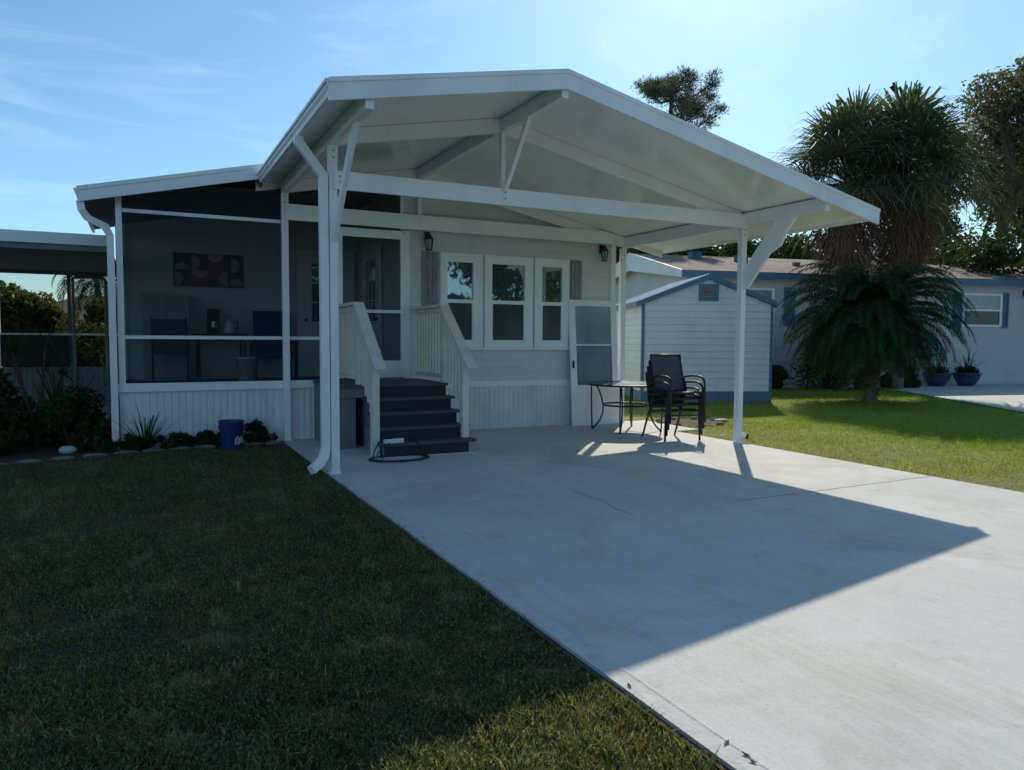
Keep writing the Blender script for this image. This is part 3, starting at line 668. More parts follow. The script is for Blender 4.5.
bk = thing('white_bucket', 'white plastic bucket on the porch floor under the table edge', 'bucket', (-.30, 4.55, FZ))
g = MB(); g.lathe([(.125, 0), (.15, .34), (.158, .34), (.158, .37), (.14, .37), (.12, .03)], (-.30, 4.55, FZ), 24); g.build('body', M['whiteplastic'], bk, smooth=True)
g = MB(); g.tube([(-.30+.158*math.cos(t), 4.55-.02-.05*math.sin(t), FZ+.34-.14*math.sin(t)) for t in [math.pi*k/10 for k in range(11)]], .004, 6); g.build('handle', M['black'], bk)
ac = thing('blue_armchair', 'blue cushioned porch chair against the back wall right of the table', 'chair', (.15, 4.95, FZ))
g = MB(); g.prism([(5.12, FZ+.4), (5.2, FZ+1.08), (5.3, FZ+1.12), (5.34, FZ+1.06), (5.24, FZ+.4)], -.10, .42, 'X'); g.build('backrest', M['cooler'], ac)
g = MB(); g.box(-.10, .42, 4.62, 5.14, FZ+.34, FZ+.46); g.build('seat', M['cooler'], ac)
for x in (-.15, .47):
    g = MB(); g.box(x-.025, x+.025, 4.6, 5.25, FZ+.58, FZ+.61); g.build('armrest', M['black'], ac)
    for y in (4.63, 5.2): g = MB(); g.box(x-.02, x+.02, y-.02, y+.02, FZ, FZ+.58); g.build('leg', M['black'], ac)

# ------------------------------------------------------------------ entry steps
st = thing('entry_steps', 'dark slate entry steps and landing with beige railings up to the screen door', 'steps', (1.35, .8, 0))
GO, RI = .20, .165; SXa, SXb = .78, 1.87
for k in range(1, 6):
    y = .80+GO*(k-1); z = RI*k
    g = MB(); g.box(SXa, SXb, y, y+.02, z-RI+.001, z-.038); g.build('riser', M['riser'], st)
    if k < 5:
        g = MB(); g.box(SXa-.05, SXb+(.09 if k < 3 else .05), y-.025, y+GO+.015, z-.036, z); g.build('tread', M['deck'], st)
g = MB(); y = .80+GO*4
n = 7
for k in range(n): g.box(.36, SXb+.03, y-.025+k*.178, y-.025+k*.178+.172, 5*RI-.036, 5*RI)
g.build('landing', M['deck'], st)
g = MB(); g.box(.37, SXb+.02, y+.03, y+.06, 5*RI-.17, 5*RI-.037); g.box(.37, .41, y+.06, 2.80, 5*RI-.17, 5*RI-.037); g.box(SXb-.02, SXb+.02, y+.06, 2.80, 5*RI-.17, 5*RI-.037); g.build('rim_board', M['greyboard'], st)
g = MB(); g.prism([(.83, 0), (.83, .12), (1.03, .12), (1.03, .285), (1.23, .285), (1.23, .45), (1.43, .45), (1.43, .615), (1.62, .615), (1.62, .78), (2.8, .65), (2.8, 0)], SXa+.01, SXa+.045, 'X')
g.build('stringer', M['greyboard'], st)
g = MB(); g.prism([(.825, 0), (.825, .12), (1.025, .12), (1.025, .285), (1.225, .285), (1.225, .45), (1.425, .45), (1.425, .615), (1.62, .615), (1.62, .78), (2.8, .65), (2.8, 0)], SXb-.045, SXb-.01, 'X')
g.build('stringer', M['trim'], st)
g = MB(); g.box(.37, .66, 1.66, 1.685, 0, .655); g.box(.37, .395, 1.69, 2.8, 0, .655); g.build('side_panel', M['greyboard'], st)
g = MB(); g.box(.77, .795, 1.1, 1.65, 0, .30); g.build('side_panel', M['greyboard'], st)
for x, o_ in ((.715, -1), (1.885, 1)):
    # newels
    g = MB(); g.box(x-.045, x+.045, .93, 1.02, .0 if o_ < 0 else RI+.001, 1.07); g.build('newel_post', M['railpaint'], st)
    g = MB(); g.box(x-.045, x+.045, 1.62, 1.71, 5*RI+.001 if o_ > 0 else 5*RI+.001, 1.80); g.build('newel_post', M['railpaint'], st)
    g = MB(); g.bar((x, 1.71, 1.865), (x, .74, 1.045), .135, .04); g.box(x-.0675, x+.0675, 1.69, 2.80, 1.84, 1.88); g.build('handrail', M['railpaint'], st)
    for z_ in ((1.77, 1.838), (.88, .94)):
        g = MB(); g.box(x-.02, x+.02, 1.712, 2.80, *z_); g.build('rail', M['railpaint'], st)
    for k in range(9):
        y = 1.78+k*.115
        g = MB(); g.box(x-.016, x+.016, y-.016, y+.016, .941, 1.769); g.build('baluster', M['railpaint'], st)
    for k in range(5):
        y = 1.095+k*.11; zt = 1.865-(1.71-y)*.845-.03
        g = MB(); xx = x+o_*.012; zb = zt-.80
        g.box(xx-.016, xx+.016, y-.016, y+.016, zb+(k % 2)*.02, zt); g.build('baluster', M['railpaint'], st)

# power strip and cables on the steps
ps = thing('power_strip', 'white six outlet power strip lying on the lowest step', 'power strip', (.98, .84, RI))
g = MB(); g.bar((.79, .835, RI+.025), (1.02, .85, RI+.025), .085, .05); b_ = g.build('body', M['whiteplastic'], ps)
for k in range(4): g = MB(); x = .83+k*.045; g.box(x, x+.03, .82, .86, RI+.0502, RI+.053); g.build('outlet', M['greyboard'], b_)
cb = thing('extension_cord', 'coiled black extension cord on the concrete left of the steps', 'cord', (.85, .62, 0))
g = MB()
pts = []
for k in range(90):
    t = k/89*2*math.pi*2.9; r = .30+.02*math.sin(t*.7)
    pts.append((.90+r*1.15*math.cos(t), .60+r*.75*math.sin(t), .010+.004*k/30))
pts += [(1.20, .68, .04), (1.22, .74, .12), (1.16, .80, RI+.03), (1.13, .84, RI+.03)]
g.tube(pts, .0075, 6); g.build('cable', M['rubber'], cb, smooth=True)
g = MB(); g.tube([(.62, .75, .012), (.66, .80, .10), (.72, .80, .2), (.80, .80, .23), (.86, .835, RI+.045), (.84, .80, .17), (.74, .74, .14), (.66, .72, .05), (.72, .66, .015)], .007, 6)
g.box(.82, .87, .80, .86, RI+.02, RI+.075); g.build('plug_end', M['rubber'], cb, smooth=False)
wc = MB(); pts = [(.60+.07*k, .72-.004*k+.02*math.sin(k*1.3)+(.03 if k > 8 else 0), .008) for k in range(20)]; wc.tube(pts, .0045, 6)
tag(wc.build('loose_cable', M['whiteplastic'], smooth=True, off=(.6, .72, 0)), 'thin white cord lying along the foot of the lowest step', 'cord')

# ------------------------------------------------------------------ wall lanterns
for x, lab in ((2.07, 'black wall lantern above the left shutter beside the screen door'), (5.18, 'black wall lantern right of the windows near the house corner')):
    ln = thing('wall_lantern', lab, 'lantern', (x, 2.80, 2.72), group='black lanterns on the front wall')
    g = MB(); g.box(x-.035, x+.035, WY-.045, WY-.013, 2.86, 3.0); g.bar((x, WY-.045, 2.95), (x, 2.79, 2.97), .02, .02); g.build('bracket', M['black'], ln)
    g = MB(); g.lathe([(.075, 0), (.07, .02), (.035, .07), (.012, .09), (.008, .115)], (x, 2.77, 2.885), 6); g.build('cap', M['black'], ln)
    g = MB()
    for k in range(6):
        a = k*math.pi/3; g.bar((x+.062*math.cos(a), 2.77+.062*math.sin(a), 2.885), (x+.045*math.cos(a), 2.77+.045*math.sin(a), 2.735), .009, .009)
    g.lathe([(.05, 0), (.055, .012), (.01, .015)], (x, 2.77, 2.722), 6); g.build('cage', M['black'], ln)
    g = MB(); g.lathe([(.040, 0), (.055, .145)], (x, 2.77, 2.738), 6); g.build('pane', M['pane_door'], ln)

# ------------------------------------------------------------------ storm door leaning on the wall
dr = thing('storm_door', 'white storm door leaning on the house wall behind the patio table', 'door', (4.53, 2.66, 0), local=True)
dr.rotation_euler = (-math.atan2(.17, 2.07), 0, 0)
W_ = .93; H_ = 2.08
f = MB()
f.box(0, .115, 0, .035, 0, H_); f.box(W_-.115, W_, 0, .035, 0, H_); f.box(.115, W_-.115, 0, .035, H_-.10, H_); f.box(.115, W_-.115, .0, .035, 1.32, 1.345); f.box(.115, W_-.115, 0, .035, 0, .665)
f.build('frame', M['trim'], dr)
f = MB(); f.box(.115, W_-.115, .014, .020, 1.345, H_-.10); f.build('upper_pane', M['pane_door'], dr)
f = MB(); f.box(.115, W_-.115, .012, .018, .665, 1.32); f.build('lower_pane', M['pane_door_low'], dr)
f = MB(); f.box(.03, .05, -.03, -.001, .95, 1.07); f.build('handle', M['black'], dr)

# ------------------------------------------------------------------ patio table
tt = thing('patio_table', 'round smoked glass patio table with dark curved metal legs', 'table', (5.02, 1.86, 0))
TC = (5.02, 1.86)
g = MB(); g.lathe([(.60, 0), (.60, .008)], (TC[0], TC[1], .722), 48); g.build('glass_top', M['glass_table'], tt)
g = MB(); n = 48; g.tube([(TC[0]+.605*math.cos(2*math.pi*k/n), TC[1]+.605*math.sin(2*math.pi*k/n), .722) for k in range(n+1)], .016, 8); g.build('rim', M['bronze'], tt, smooth=True)
for a in (45, 135, 225, 315):
    ca, sa = math.cos(R(a)), math.sin(R(a)); g = MB()
    prof = [(.56, .712), (.52, .60), (.42, .46), (.37, .36), (.36, .26), (.40, .14), (.50, .02), (.54, .008)]
    prof = [(.50, .715), (.44, .62), (.395, .50), (.37, .38), (.375, .26), (.42, .14), (.49, .05), (.54, .012)]
    g.tube([(TC[0]+r*ca, TC[1]+r*sa, z) for r, z in prof], .013, 8)
    g.tube([(TC[0]+.565*ca, TC[1]+.565*sa, .715), (TC[0]+.56*ca, TC[1]+.56*sa, .4), (TC[0]+.545*ca, TC[1]+.545*sa, .012)], .012, 8)
    g.lathe([(.02, 0), (.018, .012)], (TC[0]+.54*ca, TC[1]+.54*sa, 0), 10); g.build('leg', M['bronze'], tt, smooth=True)
g = MB(); g.tube([(TC[0]+.37*math.cos(2*math.pi*k/40), TC[1]+.37*math.sin(2*math.pi*k/40), .40) for k in range(41)], .014, 8)
g.build('lower_ring', M['bronze'], tt, smooth=True)

# ------------------------------------------------------------------ stacked patio chairs
def chair_mesh():
    ch = thing('patio_chair', 'dark sling patio chair, lowest of the stack, its feet on the concrete', 'chair', (5.06, .42, 0), group='dark sling patio chairs stacked beside the table', local=True)
    # local: x across (-.27..27), y 0 front .. back, z
    g = MB(); n = 8
    sp = [(0.02, .425), (.10, .43), (.22, .415), (.36, .40), (.44, .41)]; bp = [(.46, .44), (.50, .56), (.545, .72), (.585, .86), (.60, .93)]
    def strip(pts, w0, w1, t=.012):
        for i, (p, q) in enumerate(zip(pts, pts[1:])):
            g.add([(-w0, p[0], p[1]), (w0, p[0], p[1]), (w0, q[0], q[1]), (-w0, q[0], q[1]), (-w0, p[0], p[1]-t), (w0, p[0], p[1]-t), (w0, q[0], q[1]-t), (-w0, q[0], q[1]-t)],
                  [(0, 1, 2, 3), (7, 6, 5, 4), (0, 4, 5, 1), (1, 5, 6, 2), (2, 6, 7, 3), (3, 7, 4, 0)])
    strip(sp, .235, .235); g.build('seat', M['sling'], ch)
    g = MB()
    for p, q in zip(bp, bp[1:]):
        g.add([(-.235, p[0], p[1]), (.235, p[0], p[1]), (.235, q[0], q[1]), (-.235, q[0], q[1]), (-.235, p[0]+.012, p[1]), (.235, p[0]+.012, p[1]), (.235, q[0]+.012, q[1]), (-.235, q[0]+.012, q[1])],
              [(0, 1, 2, 3), (7, 6, 5, 4), (0, 4, 5, 1), (1, 5, 6, 2), (2, 6, 7, 3), (3, 7, 4, 0)])
    g.build('backrest', M['sling'], ch)
    for s in (-1, 1):
        g = MB(); x = s*.245
        g.tube([(x, .0, .43), (x, .12, .435), (x, .25, .415), (x, .40, .405), (x, .455, .43), (x, .50, .55), (x, .545, .72), (x, .585, .86), (x, .60, .94)], .014, 8); g.build('side_rail', M['bronze'], ch, smooth=True)
        g = MB(); x = s*.262
        g.tube([(s*.285, .0, 0.005), (s*.275, .01, .30), (s*.27, .0, .52), (s*.27, .02, .595), (s*.27, .07, .635), (s*.27, .16, .65), (s*.268, .34, .645), (s*.262, .47, .63), (s*.255, .53, .61)], .0155, 8); g.build('front_leg', M['bronze'], ch, smooth=True)
        g = MB(); g.tube([(s*.275, .62, .005), (s*.27, .52, .25), (s*.262, .44, .43), (s*.258, .50, .60)], .014, 8); g.build('rear_leg', M['bronze'], ch, smooth=True)
    for a, b, c in ((.25, .0, .43), (.27, .05, .36), (.262, .44, .38), (.245, .60, .94)):
        g = MB(); g.tube([(-a, b, c), (a, b, c)], .012, 8); g.build('crossbar', M['bronze'], ch, smooth=True)
    return ch
ch0 = chair_mesh()
ch0.rotation_euler = (0, 0, R(-6))
labs = [None, 'dark sling patio chair, second from the bottom of the stack', 'dark sling patio chair, second from the top of the stack', 'dark sling patio chair, topmost of the stack, its full back showing']
for k in range(1, 4):
    c = ch0.copy(); COL.objects.link(c); c.location = (4.97+.004*k, .44-.030*k+.0, .087*k); c['label'] = labs[k]
    for s_ in list(ch0.children):
        d = s_.copy(); COL.objects.link(d); d.parent = c
ch0.location = (4.97, .44, 0)

# ------------------------------------------------------------------ blue bucket
bb = thing('blue_bucket', 'blue plastic bucket with a white mark standing in front of the knee wall', 'bucket', (-.76, 2.47, GZ+.01))
g = MB(); g.lathe([(.128, 0), (.142, .26), (.158, .262), (.16, .30), (.152, .302), (.155, .345), (.164, .348), (.164, .362), (.15, .362), (.145, .34), (.12, .02)], (-.76, 2.47, GZ+.01), 36); g.build('body', M['blueplastic'], bb, smooth=False)
def onbucket(m, pts, w):
    for (a, b), (c, d) in zip(pts, pts[1:]):
        r = .1425; th0 = -math.pi/2-.25
        def P_(u, v): t = th0+u/.14; rr = .128+.014*(v/.26)+.003; return Vector((-.76+rr*math.cos(t), 2.47+rr*math.sin(t), GZ+.01+v))
        m.bar(P_(a, b), P_(c, d), w, .003, up=(math.cos(th0), math.sin(th0), .02))
g = MB(); onbucket(g, [(.07, .07), (.07, .135), (.10, .165), (.13, .135), (.13, .07), (.07, .07)], .010); onbucket(g, [(.09, .09), (.11, .09), (.11, .13), (.09, .13), (.09, .09)], .006)
onbucket(g, [(.155, .07), (.155, .16), (.19, .16)], .010); onbucket(g, [(.155, .115), (.18, .115)], .010); onbucket(g, [(.205, .07), (.205, .14)], .008)
g.build('white_mark', M['whitepaint'], bb)
g = MB(); g.tube([(-.76+.165*math.cos(t), 2.47-.02-.10*math.sin(t), GZ+.31-.13*math.sin(t)) for t in [math.pi*k/12 for k in range(13)]], .0035, 6); g.build('handle', M['bronze'], bb)

# ------------------------------------------------------------------ plants helpers
def leaf_cloud(centers, rad, n, size, flat=1., seed=0, asp=.45):
    """n leaves spread through blobs; returns V,F (quads)"""
    r_ = np.random.default_rng(seed); C_ = np.asarray(centers, float); k = r_.integers(0, len(C_), n)
    d = r_.normal(size=(n, 3)); d /= np.linalg.norm(d, axis=1)[:, None]; q = r_.uniform(.25, 1, n)**.5
    rad = np.asarray(rad, float); rr = rad[k] if rad.ndim else rad
    P = C_[k]+d*(q*rr)[:, None]*np.array([1, 1, flat])
    a = r_.normal(size=(n, 3)); a /= np.linalg.norm(a, axis=1)[:, None]
    b = np.cross(a, r_.normal(size=(n, 3))); b /= np.linalg.norm(b, axis=1)[:, None]
    s = size*r_.uniform(.6, 1.4, n); u = a*s[:, None]; v = b*(s*asp)[:, None]
    V = np.stack([P-u, P-v*1.0+u*.05, P+u, P+v*1.0+u*.05], 1).reshape(-1, 3)
    return V, np.arange(n*4).reshape(-1, 4)
def branch(m, p, d, L, r, depth, tips, spread=.6, rnd=random, up_=.15):
    q = p; pts = [p]; rs = [r]
    for i in range(3):
        d = (d+Vector((rnd.uniform(-.18, .18), rnd.uniform(-.18, .18), rnd.uniform(-.05, .15)))).normalized()
        q = q+d*L/3; pts.append(q); rs.append(r*(1-.12*(i+1)))
    m.tube(pts, rs, 7)
    if depth == 0: tips.append(tuple(q)); return
    tips.append(tuple(pts[2]))
    for k in range(rnd.choice((2, 3, 3))):
        nd = (d+Vector((rnd.uniform(-1, 1), rnd.uniform(-1, 1), rnd.uniform(-.5, 1)))*spread+Vector((0, 0, up_))).normalized()
        branch(m, q, nd, L*rnd.uniform(.6, .82), r*.6, depth-1, tips, spread, rnd, up_)
def broad_tree(name, label, cat, loc, h, trunk_r, mat, n, leaf, crown, depth=3, seed=1, group=None, lean=(0, 0), spread=.75, trunk_h=.35, asp=.5):
    rnd = random.Random(seed); t = thing(name, label, cat, loc, 0, group); m = MB(); tips = []
    th = h*trunk_h; p0 = Vector(loc); p1 = p0+Vector((lean[0]*th, lean[1]*th, th))
    m.tube([p0, p0.lerp(p1, .3), p1], [trunk_r*1.35, trunk_r, trunk_r*.85], 9)
    for k in range(4):
        a = k*1.57+rnd.uniform(0, .8)
        branch(m, p1, Vector((math.cos(a)*spread+lean[0], math.sin(a)*spread+lean[1], rnd.uniform(.5, 1.1))).normalized(), h*.27, trunk_r*.6, depth, tips, .65, rnd)
    m.build('trunk', M['bark'], t, smooth=True)
    V, F = leaf_cloud(tips, np.array([crown*rnd.uniform(.6, 1.25) for _ in tips]), n, leaf, .8, seed, asp)
    fast('crown', V, F, mat, t, loc); return t
def bush(name, label, cat, loc, w_, d_, h, n, leaf, mat, seed=1, group=None, asp=.5):
    rnd = random.Random(seed); t = thing(name, label, cat, loc, 0, group)
    cs = []; rs = []
    for _ in range(20):
        a = rnd.uniform(0, 6.28); q = rnd.uniform(0, .92)
        z = rnd.uniform(.15, .9)*(1-.35*q); cs.append((loc[0]+w_/2*q*math.cos(a), loc[1]+d_/2*q*math.sin(a), loc[2]+h*z)); rs.append(min(w_, d_, h)*rnd.uniform(.15, .30))
    m = MB()
    for c in cs: m.tube([Vector(loc)+Vector((rnd.uniform(-.04, .04), rnd.uniform(-.04, .04), -.01)), (Vector(loc)+Vector(c))/2+Vector((0, 0, -h*.1)), c], [h*.014, h*.01, h*.005], 5)
    m.build('stem', M['bark'], t)
    V, F = leaf_cloud(cs, np.array(rs), n, leaf, .9, seed, asp); V[:, 2] = np.maximum(V[:, 2], loc[2]); fast('foliage', V, F, mat, t, loc); return t
def blades(name, label, cat, loc, n, L, wd, mat, seed=1, up_=(.5, 1.2), parent=None, group=None):
    """strap leaved rosette"""
    rnd = random.Random(seed); V = []; F = []
    for k in range(n):
        a = rnd.uniform(0, 6.28); el = rnd.uniform(*up_); l = L*rnd.uniform(.6, 1.1); w_ = wd*rnd.uniform(.7, 1.2)
        q = Vector((loc[0]+.03*math.cos(a), loc[1]+.03*math.sin(a), loc[2])); s = Vector((-math.sin(a), math.cos(a), 0)); i0 = len(V); S = 6
        for j in range(S+1):
            t = j/S; ww = w_*(1-t)**.6 if t > .3 else w_
            V += [tuple(q-s*ww/2), tuple(q+s*ww/2)]
            d = Vector((math.cos(a)*math.cos(el), math.sin(a)*math.cos(el), math.sin(el))); q = q+d*l/S; el -= rnd.uniform(.02, .14)
        for j in range(S): F.append((i0+2*j, i0+2*j+1, i0+2*j+3, i0+2*j+2))
    o = fast(name, V, F, mat, parent, ORG[parent.name] if parent else loc)
    if label: tag(o, label, cat, group)
    return o

# bed plants
blades('spiky_plant', 'spiky strap leaved plant standing before the knee wall', 'plant', (-1.76, 2.70, GZ+.01), 52, .74, .024, M['leaf_dark'], 3, (.55, 1.45))
for i, (x, y, w_, h, lab) in enumerate(((-1.42, 2.70, .62, .22, 'low dark creeping shrub between the spiky plant and the blue bucket'), (-.42, 2.71, .58, .30, 'low dark shrub between the blue bucket and the white post'), (-1.04, 2.72, .50, .22, 'small dark shrub just left of the blue bucket'), (-1.95, 2.68, .6, .24, 'low dark shrub at the foot of the porch downspout'))):
    bush('low_shrub', lab, 'shrub', (x, y, GZ+.01), w_, .32, h, 1500, .036, M['leaf_dark'], 20+i, 'low shrubs along the knee wall', asp=.22)
bush('leafy_shrub', 'dark bushy shrub left of the porch downspout', 'shrub', (-2.55, 3.25, GZ+.01), .8, .9, .80, 3800, .04, M['leaf_dark'], 31)
bush('leafy_shrub', 'dark sprawling shrub at the far left of the garden bed', 'shrub', (-3.75, 3.3, GZ+.01), 1.2, 1.0, .75, 4500, .04, M['leaf_dark'], 32)
bush('leafy_shrub', 'low dark shrub behind the white rock', 'shrub', (-3.05, 4.1, GZ+.01), .9, .6, .70, 3000, .045, M['leaf_dark'], 33)
blades('strap_plant', 'dark arching strap leaved clump in the left garden bed', 'plant', (-3.3, 2.95, GZ+.01), 60, .8, .03, M['leaf_dark'], 5, (.5, 1.4))
blades('strap_plant', 'short strap leaved clump beside the wire plant stand', 'plant', (-4.25, 2.75, GZ+.01), 50, .6, .03, M['leaf_dark'], 6, (.4, 1.3))
blades('strap_plant', 'tall dark strap leaved clump between the dragon tree and the porch downspout', 'plant', (-2.75, 3.7, GZ+.01), 80, 1.25, .035, M['leaf_dark'], 8, (.7, 1.5))
blades('strap_plant', 'tall dark strap leaved clump at the far left edge of the bed', 'plant', (-4.1, 3.6, GZ+.01), 80, 1.2, .035, M['leaf_dark'], 9, (.7, 1.5))
bush('leafy_shrub', 'tangled dark shrub reaching up behind the wire plant stand', 'shrub', (-3.6, 3.9, GZ+.01), 1.1, .8, 1.15, 3800, .05, M['leaf_dark'], 36, asp=.3)
# bare leggy succulent
t = thing('dragon_tree', 'leggy dragon tree with a few leaf tufts in the left garden bed', 'plant', (-3.0, 3.5, GZ+.01)); g = MB(); rnd = random.Random(4); tf = []
for k in range(5):
    a = k*1.3; p = Vector((-3.0, 3.5, GZ)); g.tube([p, p+Vector((.08*math.cos(a), .05*math.sin(a), .45)), p+Vector((.30*math.cos(a), .2*math.sin(a), .95+.1*k))], [.025, .02, .014], 7); tf.append(p+Vector((.30*math.cos(a), .2*math.sin(a), .95+.1*k)))
g.build('stem', M['mulch'], t)
for k, p in enumerate(tf): blades('leaf_tuft', None, None, tuple(p), 26, .38, .022, M['leaf_dark'], 40+k, (-.3, 1.4), parent=t)
# wire stand
t = thing('plant_stand', 'low wire plant stand among the shrubs at the far left', 'plant stand', (-3.95, 2.72, GZ+.01)); x0, x1, y0, y1 = -4.15, -3.55, 2.5, 2.75
for z in (.25, .48):
    g = MB(); g.tube([(x0, y0, z), (x1, y0, z), (x1, y1, z), (x0, y1, z), (x0, y0, z)], .006, 6)
    for k in range(1, 6): x = x0+(x1-x0)*k/6; g.tube([(x, y0, z), (x, y1, z)], .004, 5)
    g.build('shelf', M['greyboard'], t)
for x in (x0, x1):
    for y in (y0, y1): g = MB(); g.tube([(x, y, GZ), (x, y, .5)], .007, 6); g.build('leg', M['greyboard'], t)
# rocks
def rock(name, label, cat, c, sx, sy, sz, mat, seed, group=None):
    rnd = random.Random(seed); g = MB(); n = 12; prof = []
    vs = []; L = 6
    for i in range(L+1):
        ph = math.pi*i/L
        for k in range(n):
            t = 2*math.pi*k/n; j = 1+rnd.uniform(-.12, .12)
            vs.append((c[0]+sx*j*math.sin(ph)*math.cos(t), c[1]+sy*j*math.sin(ph)*math.sin(t), c[2]+sz*.55+sz*.6*math.cos(ph)*j))
    fs = [(i*n+k, i*n+(k+1) % n, (i+1)*n+(k+1) % n, (i+1)*n+k) for i in range(L) for k in range(n)]
    g.add(vs, fs); o = g.build(name, mat, off=c, smooth=True); tag(o, label, cat, group); return o
rock('white_rock', 'pale rounded rock at the edge of the left garden bed', 'rock', (-2.62, 2.85, GZ), .10, .07, .09, M['rockwhite'], 3)
xs = [-3.95, -3.6, -3.28, -2.95, -2.62, -2.3, -1.98, -1.66, -1.36, -1.06, -.46, -.2]
for i, x in enumerate(xs):
    y = float(bed_y(x))-.03
    rock('edging_stone', 'flat grey stone in the edging row of the garden bed', 'stone', (x, y, GZ), .14, .055, .05, M['stone'], 60+i, 'edging stones along the garden bed')
for i in range(9):
    a = i*.7+.2; rock('pebble', 'brown stone on the rim of the mulch patch behind the chairs', 'stone', (6.75+.62*math.cos(a), 2.35+.5*math.sin(a), GZ), .07, .055, .06, M['stone'], 80+i, 'stones around the mulch patch')
rock('pale_paver', 'pale flat stone right of the mulch patch', 'stone', (7.42, 2.35, GZ), .13, .1, .05, M['rockwhite'], 95)

# ------------------------------------------------------------------ neighbour patio roof at the left
na = thing('patio_cover', 'flat roofed screened patio beyond the porch at the far left', 'patio cover', (-2.4, 4.0, GZ))
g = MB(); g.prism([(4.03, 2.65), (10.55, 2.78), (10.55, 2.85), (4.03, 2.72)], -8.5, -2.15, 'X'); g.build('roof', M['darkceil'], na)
g = MB(); g.box(-8.5, -2.14, 3.93, 4.028, 2.65, 2.80); g.build('fascia', M['white'], na)
g = MB(); g.box(-8.5, -2.16, 3.96, 4.03, 2.57, 2.648); g.build('front_beam', M['greyboard'], na)
g = MB(); g.box(-8.5, -2.2, 10.46, 10.54, 2.70, 2.775); g.build('rear_beam', M['greyboard'], na)
for x in (-3.10, -4.36, -5.9, -2.3):
    g = MB(); g.box(x-.035, x+.035, 10.47, 10.53, .77, 2.70); g.build('post', M['greyboard'] if x > -4 else M['white'], na)
for x in (-6.6, -8.4): g = MB(); g.box(x-.04, x+.04, 4.0+.03, 4.1, GZ, 2.54); g.build('post', M['white'], na)
g = MB(); g.box(-8.5, -2.2, 10.45, 10.5, 1.44, 1.48); g.build('rail', M['white'], na)
g = MB(); ribs(g, -8.5, -2.2, GZ, .76, 10.46, .1, .012); g.box(-8.5, -2.2, 10.47, 10.53, .70, .768); g.build('knee_wall', M['greyboard'], na)
g = MB(); g.add([(-8.5, 10.5, .77), (-2.2, 10.5, .77), (-2.2, 10.5, 2.7), (-8.5, 10.5, 2.7)], [(0, 1, 2, 3)]); g.build('screen', M['mesh_open'], na)
g = MB(); g.tube([(-3.02, 10.40, .05), (-3.02, 10.40, 2.62), (-2.98, 10.40, 2.66), (-2.46, 10.40, 2.66), (-2.42, 10.40, 2.62), (-2.42, 10.40, .05)], .03, 8); g.build('door_frame', M['greyboard'], na)
g = MB(); g.box(-8.5, -2.3, 4.1, 10.4, GZ, .03); g.build('floor', M['greyboard'], na)
g = MB(); g.box(-4.32, -3.14, 10.40, 10.44, .80, 1.435); g.build('dark_panel', M['rubber'], na)

# ------------------------------------------------------------------ shed
sa = (8.57, 6.26); sb = (11.41, 5.08); ang = math.atan2(sb[1]-sa[1], sb[0]-sa[0]); SW = 3.07; SD = 3.2
sh = thing('garden_shed', 'pale blue grey garden shed with blue trim behind the patio chairs', 'shed', (sa[0], sa[1], GZ), ang, local=True)
EZ, PZ = 2.28+.05, 2.87+.05
def sroof(x): return EZ+(PZ-EZ)*(1-abs(x-SW/2)/(SW/2))
g = MB()
def sgab(zt, x0, x1):
    if zt <= EZ-.03: return x0, x1
    k = (zt-EZ+.03)/(PZ-EZ)*SW/2; return x0+k, x1-k
lap(g, 0, SW, .26, PZ-.08, 0, sgab, .155, .022)
g.box(.004, SW-.004, .004, SD, 0, EZ-.05); g.prism([(.03, EZ-.05), (SW-.03, EZ-.05), (SW/2, PZ-.06)], .006, SD, 'Y')
z = .26
while z < EZ-.1:
    g.add([(-.013, 0, z), (-.013, SD, z), (.003, SD, z+.155), (.003, 0, z+.155)], [(0, 1, 2, 3)]); z += .155
g.build('wall', M['shedwall'], sh)
g = MB(); g.box(-.02, SW+.02, -.028, SD, 0, .255); g.build('base_board', M['blue'], sh)
for x0, x1 in ((-.018, .045), (SW-.045, SW+.018)):
    g = MB(); g.box(x0, x1, -.026, .06, .256, EZ-.06); g.build('corner_trim', M['blue'], sh)
g = MB()
for x0, x1 in ((-.14, SW/2), (SW/2, SW+.07)):
    g.prism([(x0, sroof(x0)+.05), (x1, sroof(x1)+.05), (x1, sroof(x1)+.015), (x0, sroof(x0)+.015)], -.06, SD+.06, 'Y')
y = .0
while y < SD:
    for x0, x1 in ((-.14, SW/2), (SW/2, SW+.07)): g.prism([(x0, sroof(x0)+.065), (x1, sroof(x1)+.065), (x1, sroof(x1)+.0505), (x0, sroof(x0)+.0505)], y, y+.03, 'Y')
    y += .23
g.build('roof', M['shedroof'], sh)
g = MB()
for x0, x1 in ((-.15, SW/2), (SW/2, SW+.08)): g.prism([(x0, sroof(x0)+.055), (x1, sroof(x1)+.055), (x1, sroof(x1)-.06), (x0, sroof(x0)-.06)], -.092, -.062, 'Y')
for x in (-.16, SW+.071): g.box(x, x+.018, -.06, SD+.06, sroof(-.15)-.05, sroof(-.15)+.052)
g.build('fascia', M['blue'], sh)
vx0, vx1, vz0, vz1 = SW/2-.23, SW/2+.23, 2.36, 2.74
g = MB(); g.box(vx0, vx0+.07, -.05, -.0135, vz0, vz1); g.box(vx1-.07, vx1, -.05, -.0135, vz0, vz1); g.box(vx0+.07, vx1-.07, -.05, -.0135, vz0, vz0+.06); g.box(vx0+.07, vx1-.07, -.05, -.0135, vz1-.06, vz1)
vn = g.build('vent', M['blue'], sh)
g = MB()
for k in range(6): zz = vz0+.065+k*.042; g.prism([(-.046, zz), (-.018, zz+.03), (-.014, zz+.03), (-.042, zz)], vx0+.07, vx1-.07, 'X')
g.build('louvre', M['greyboard'], vn)

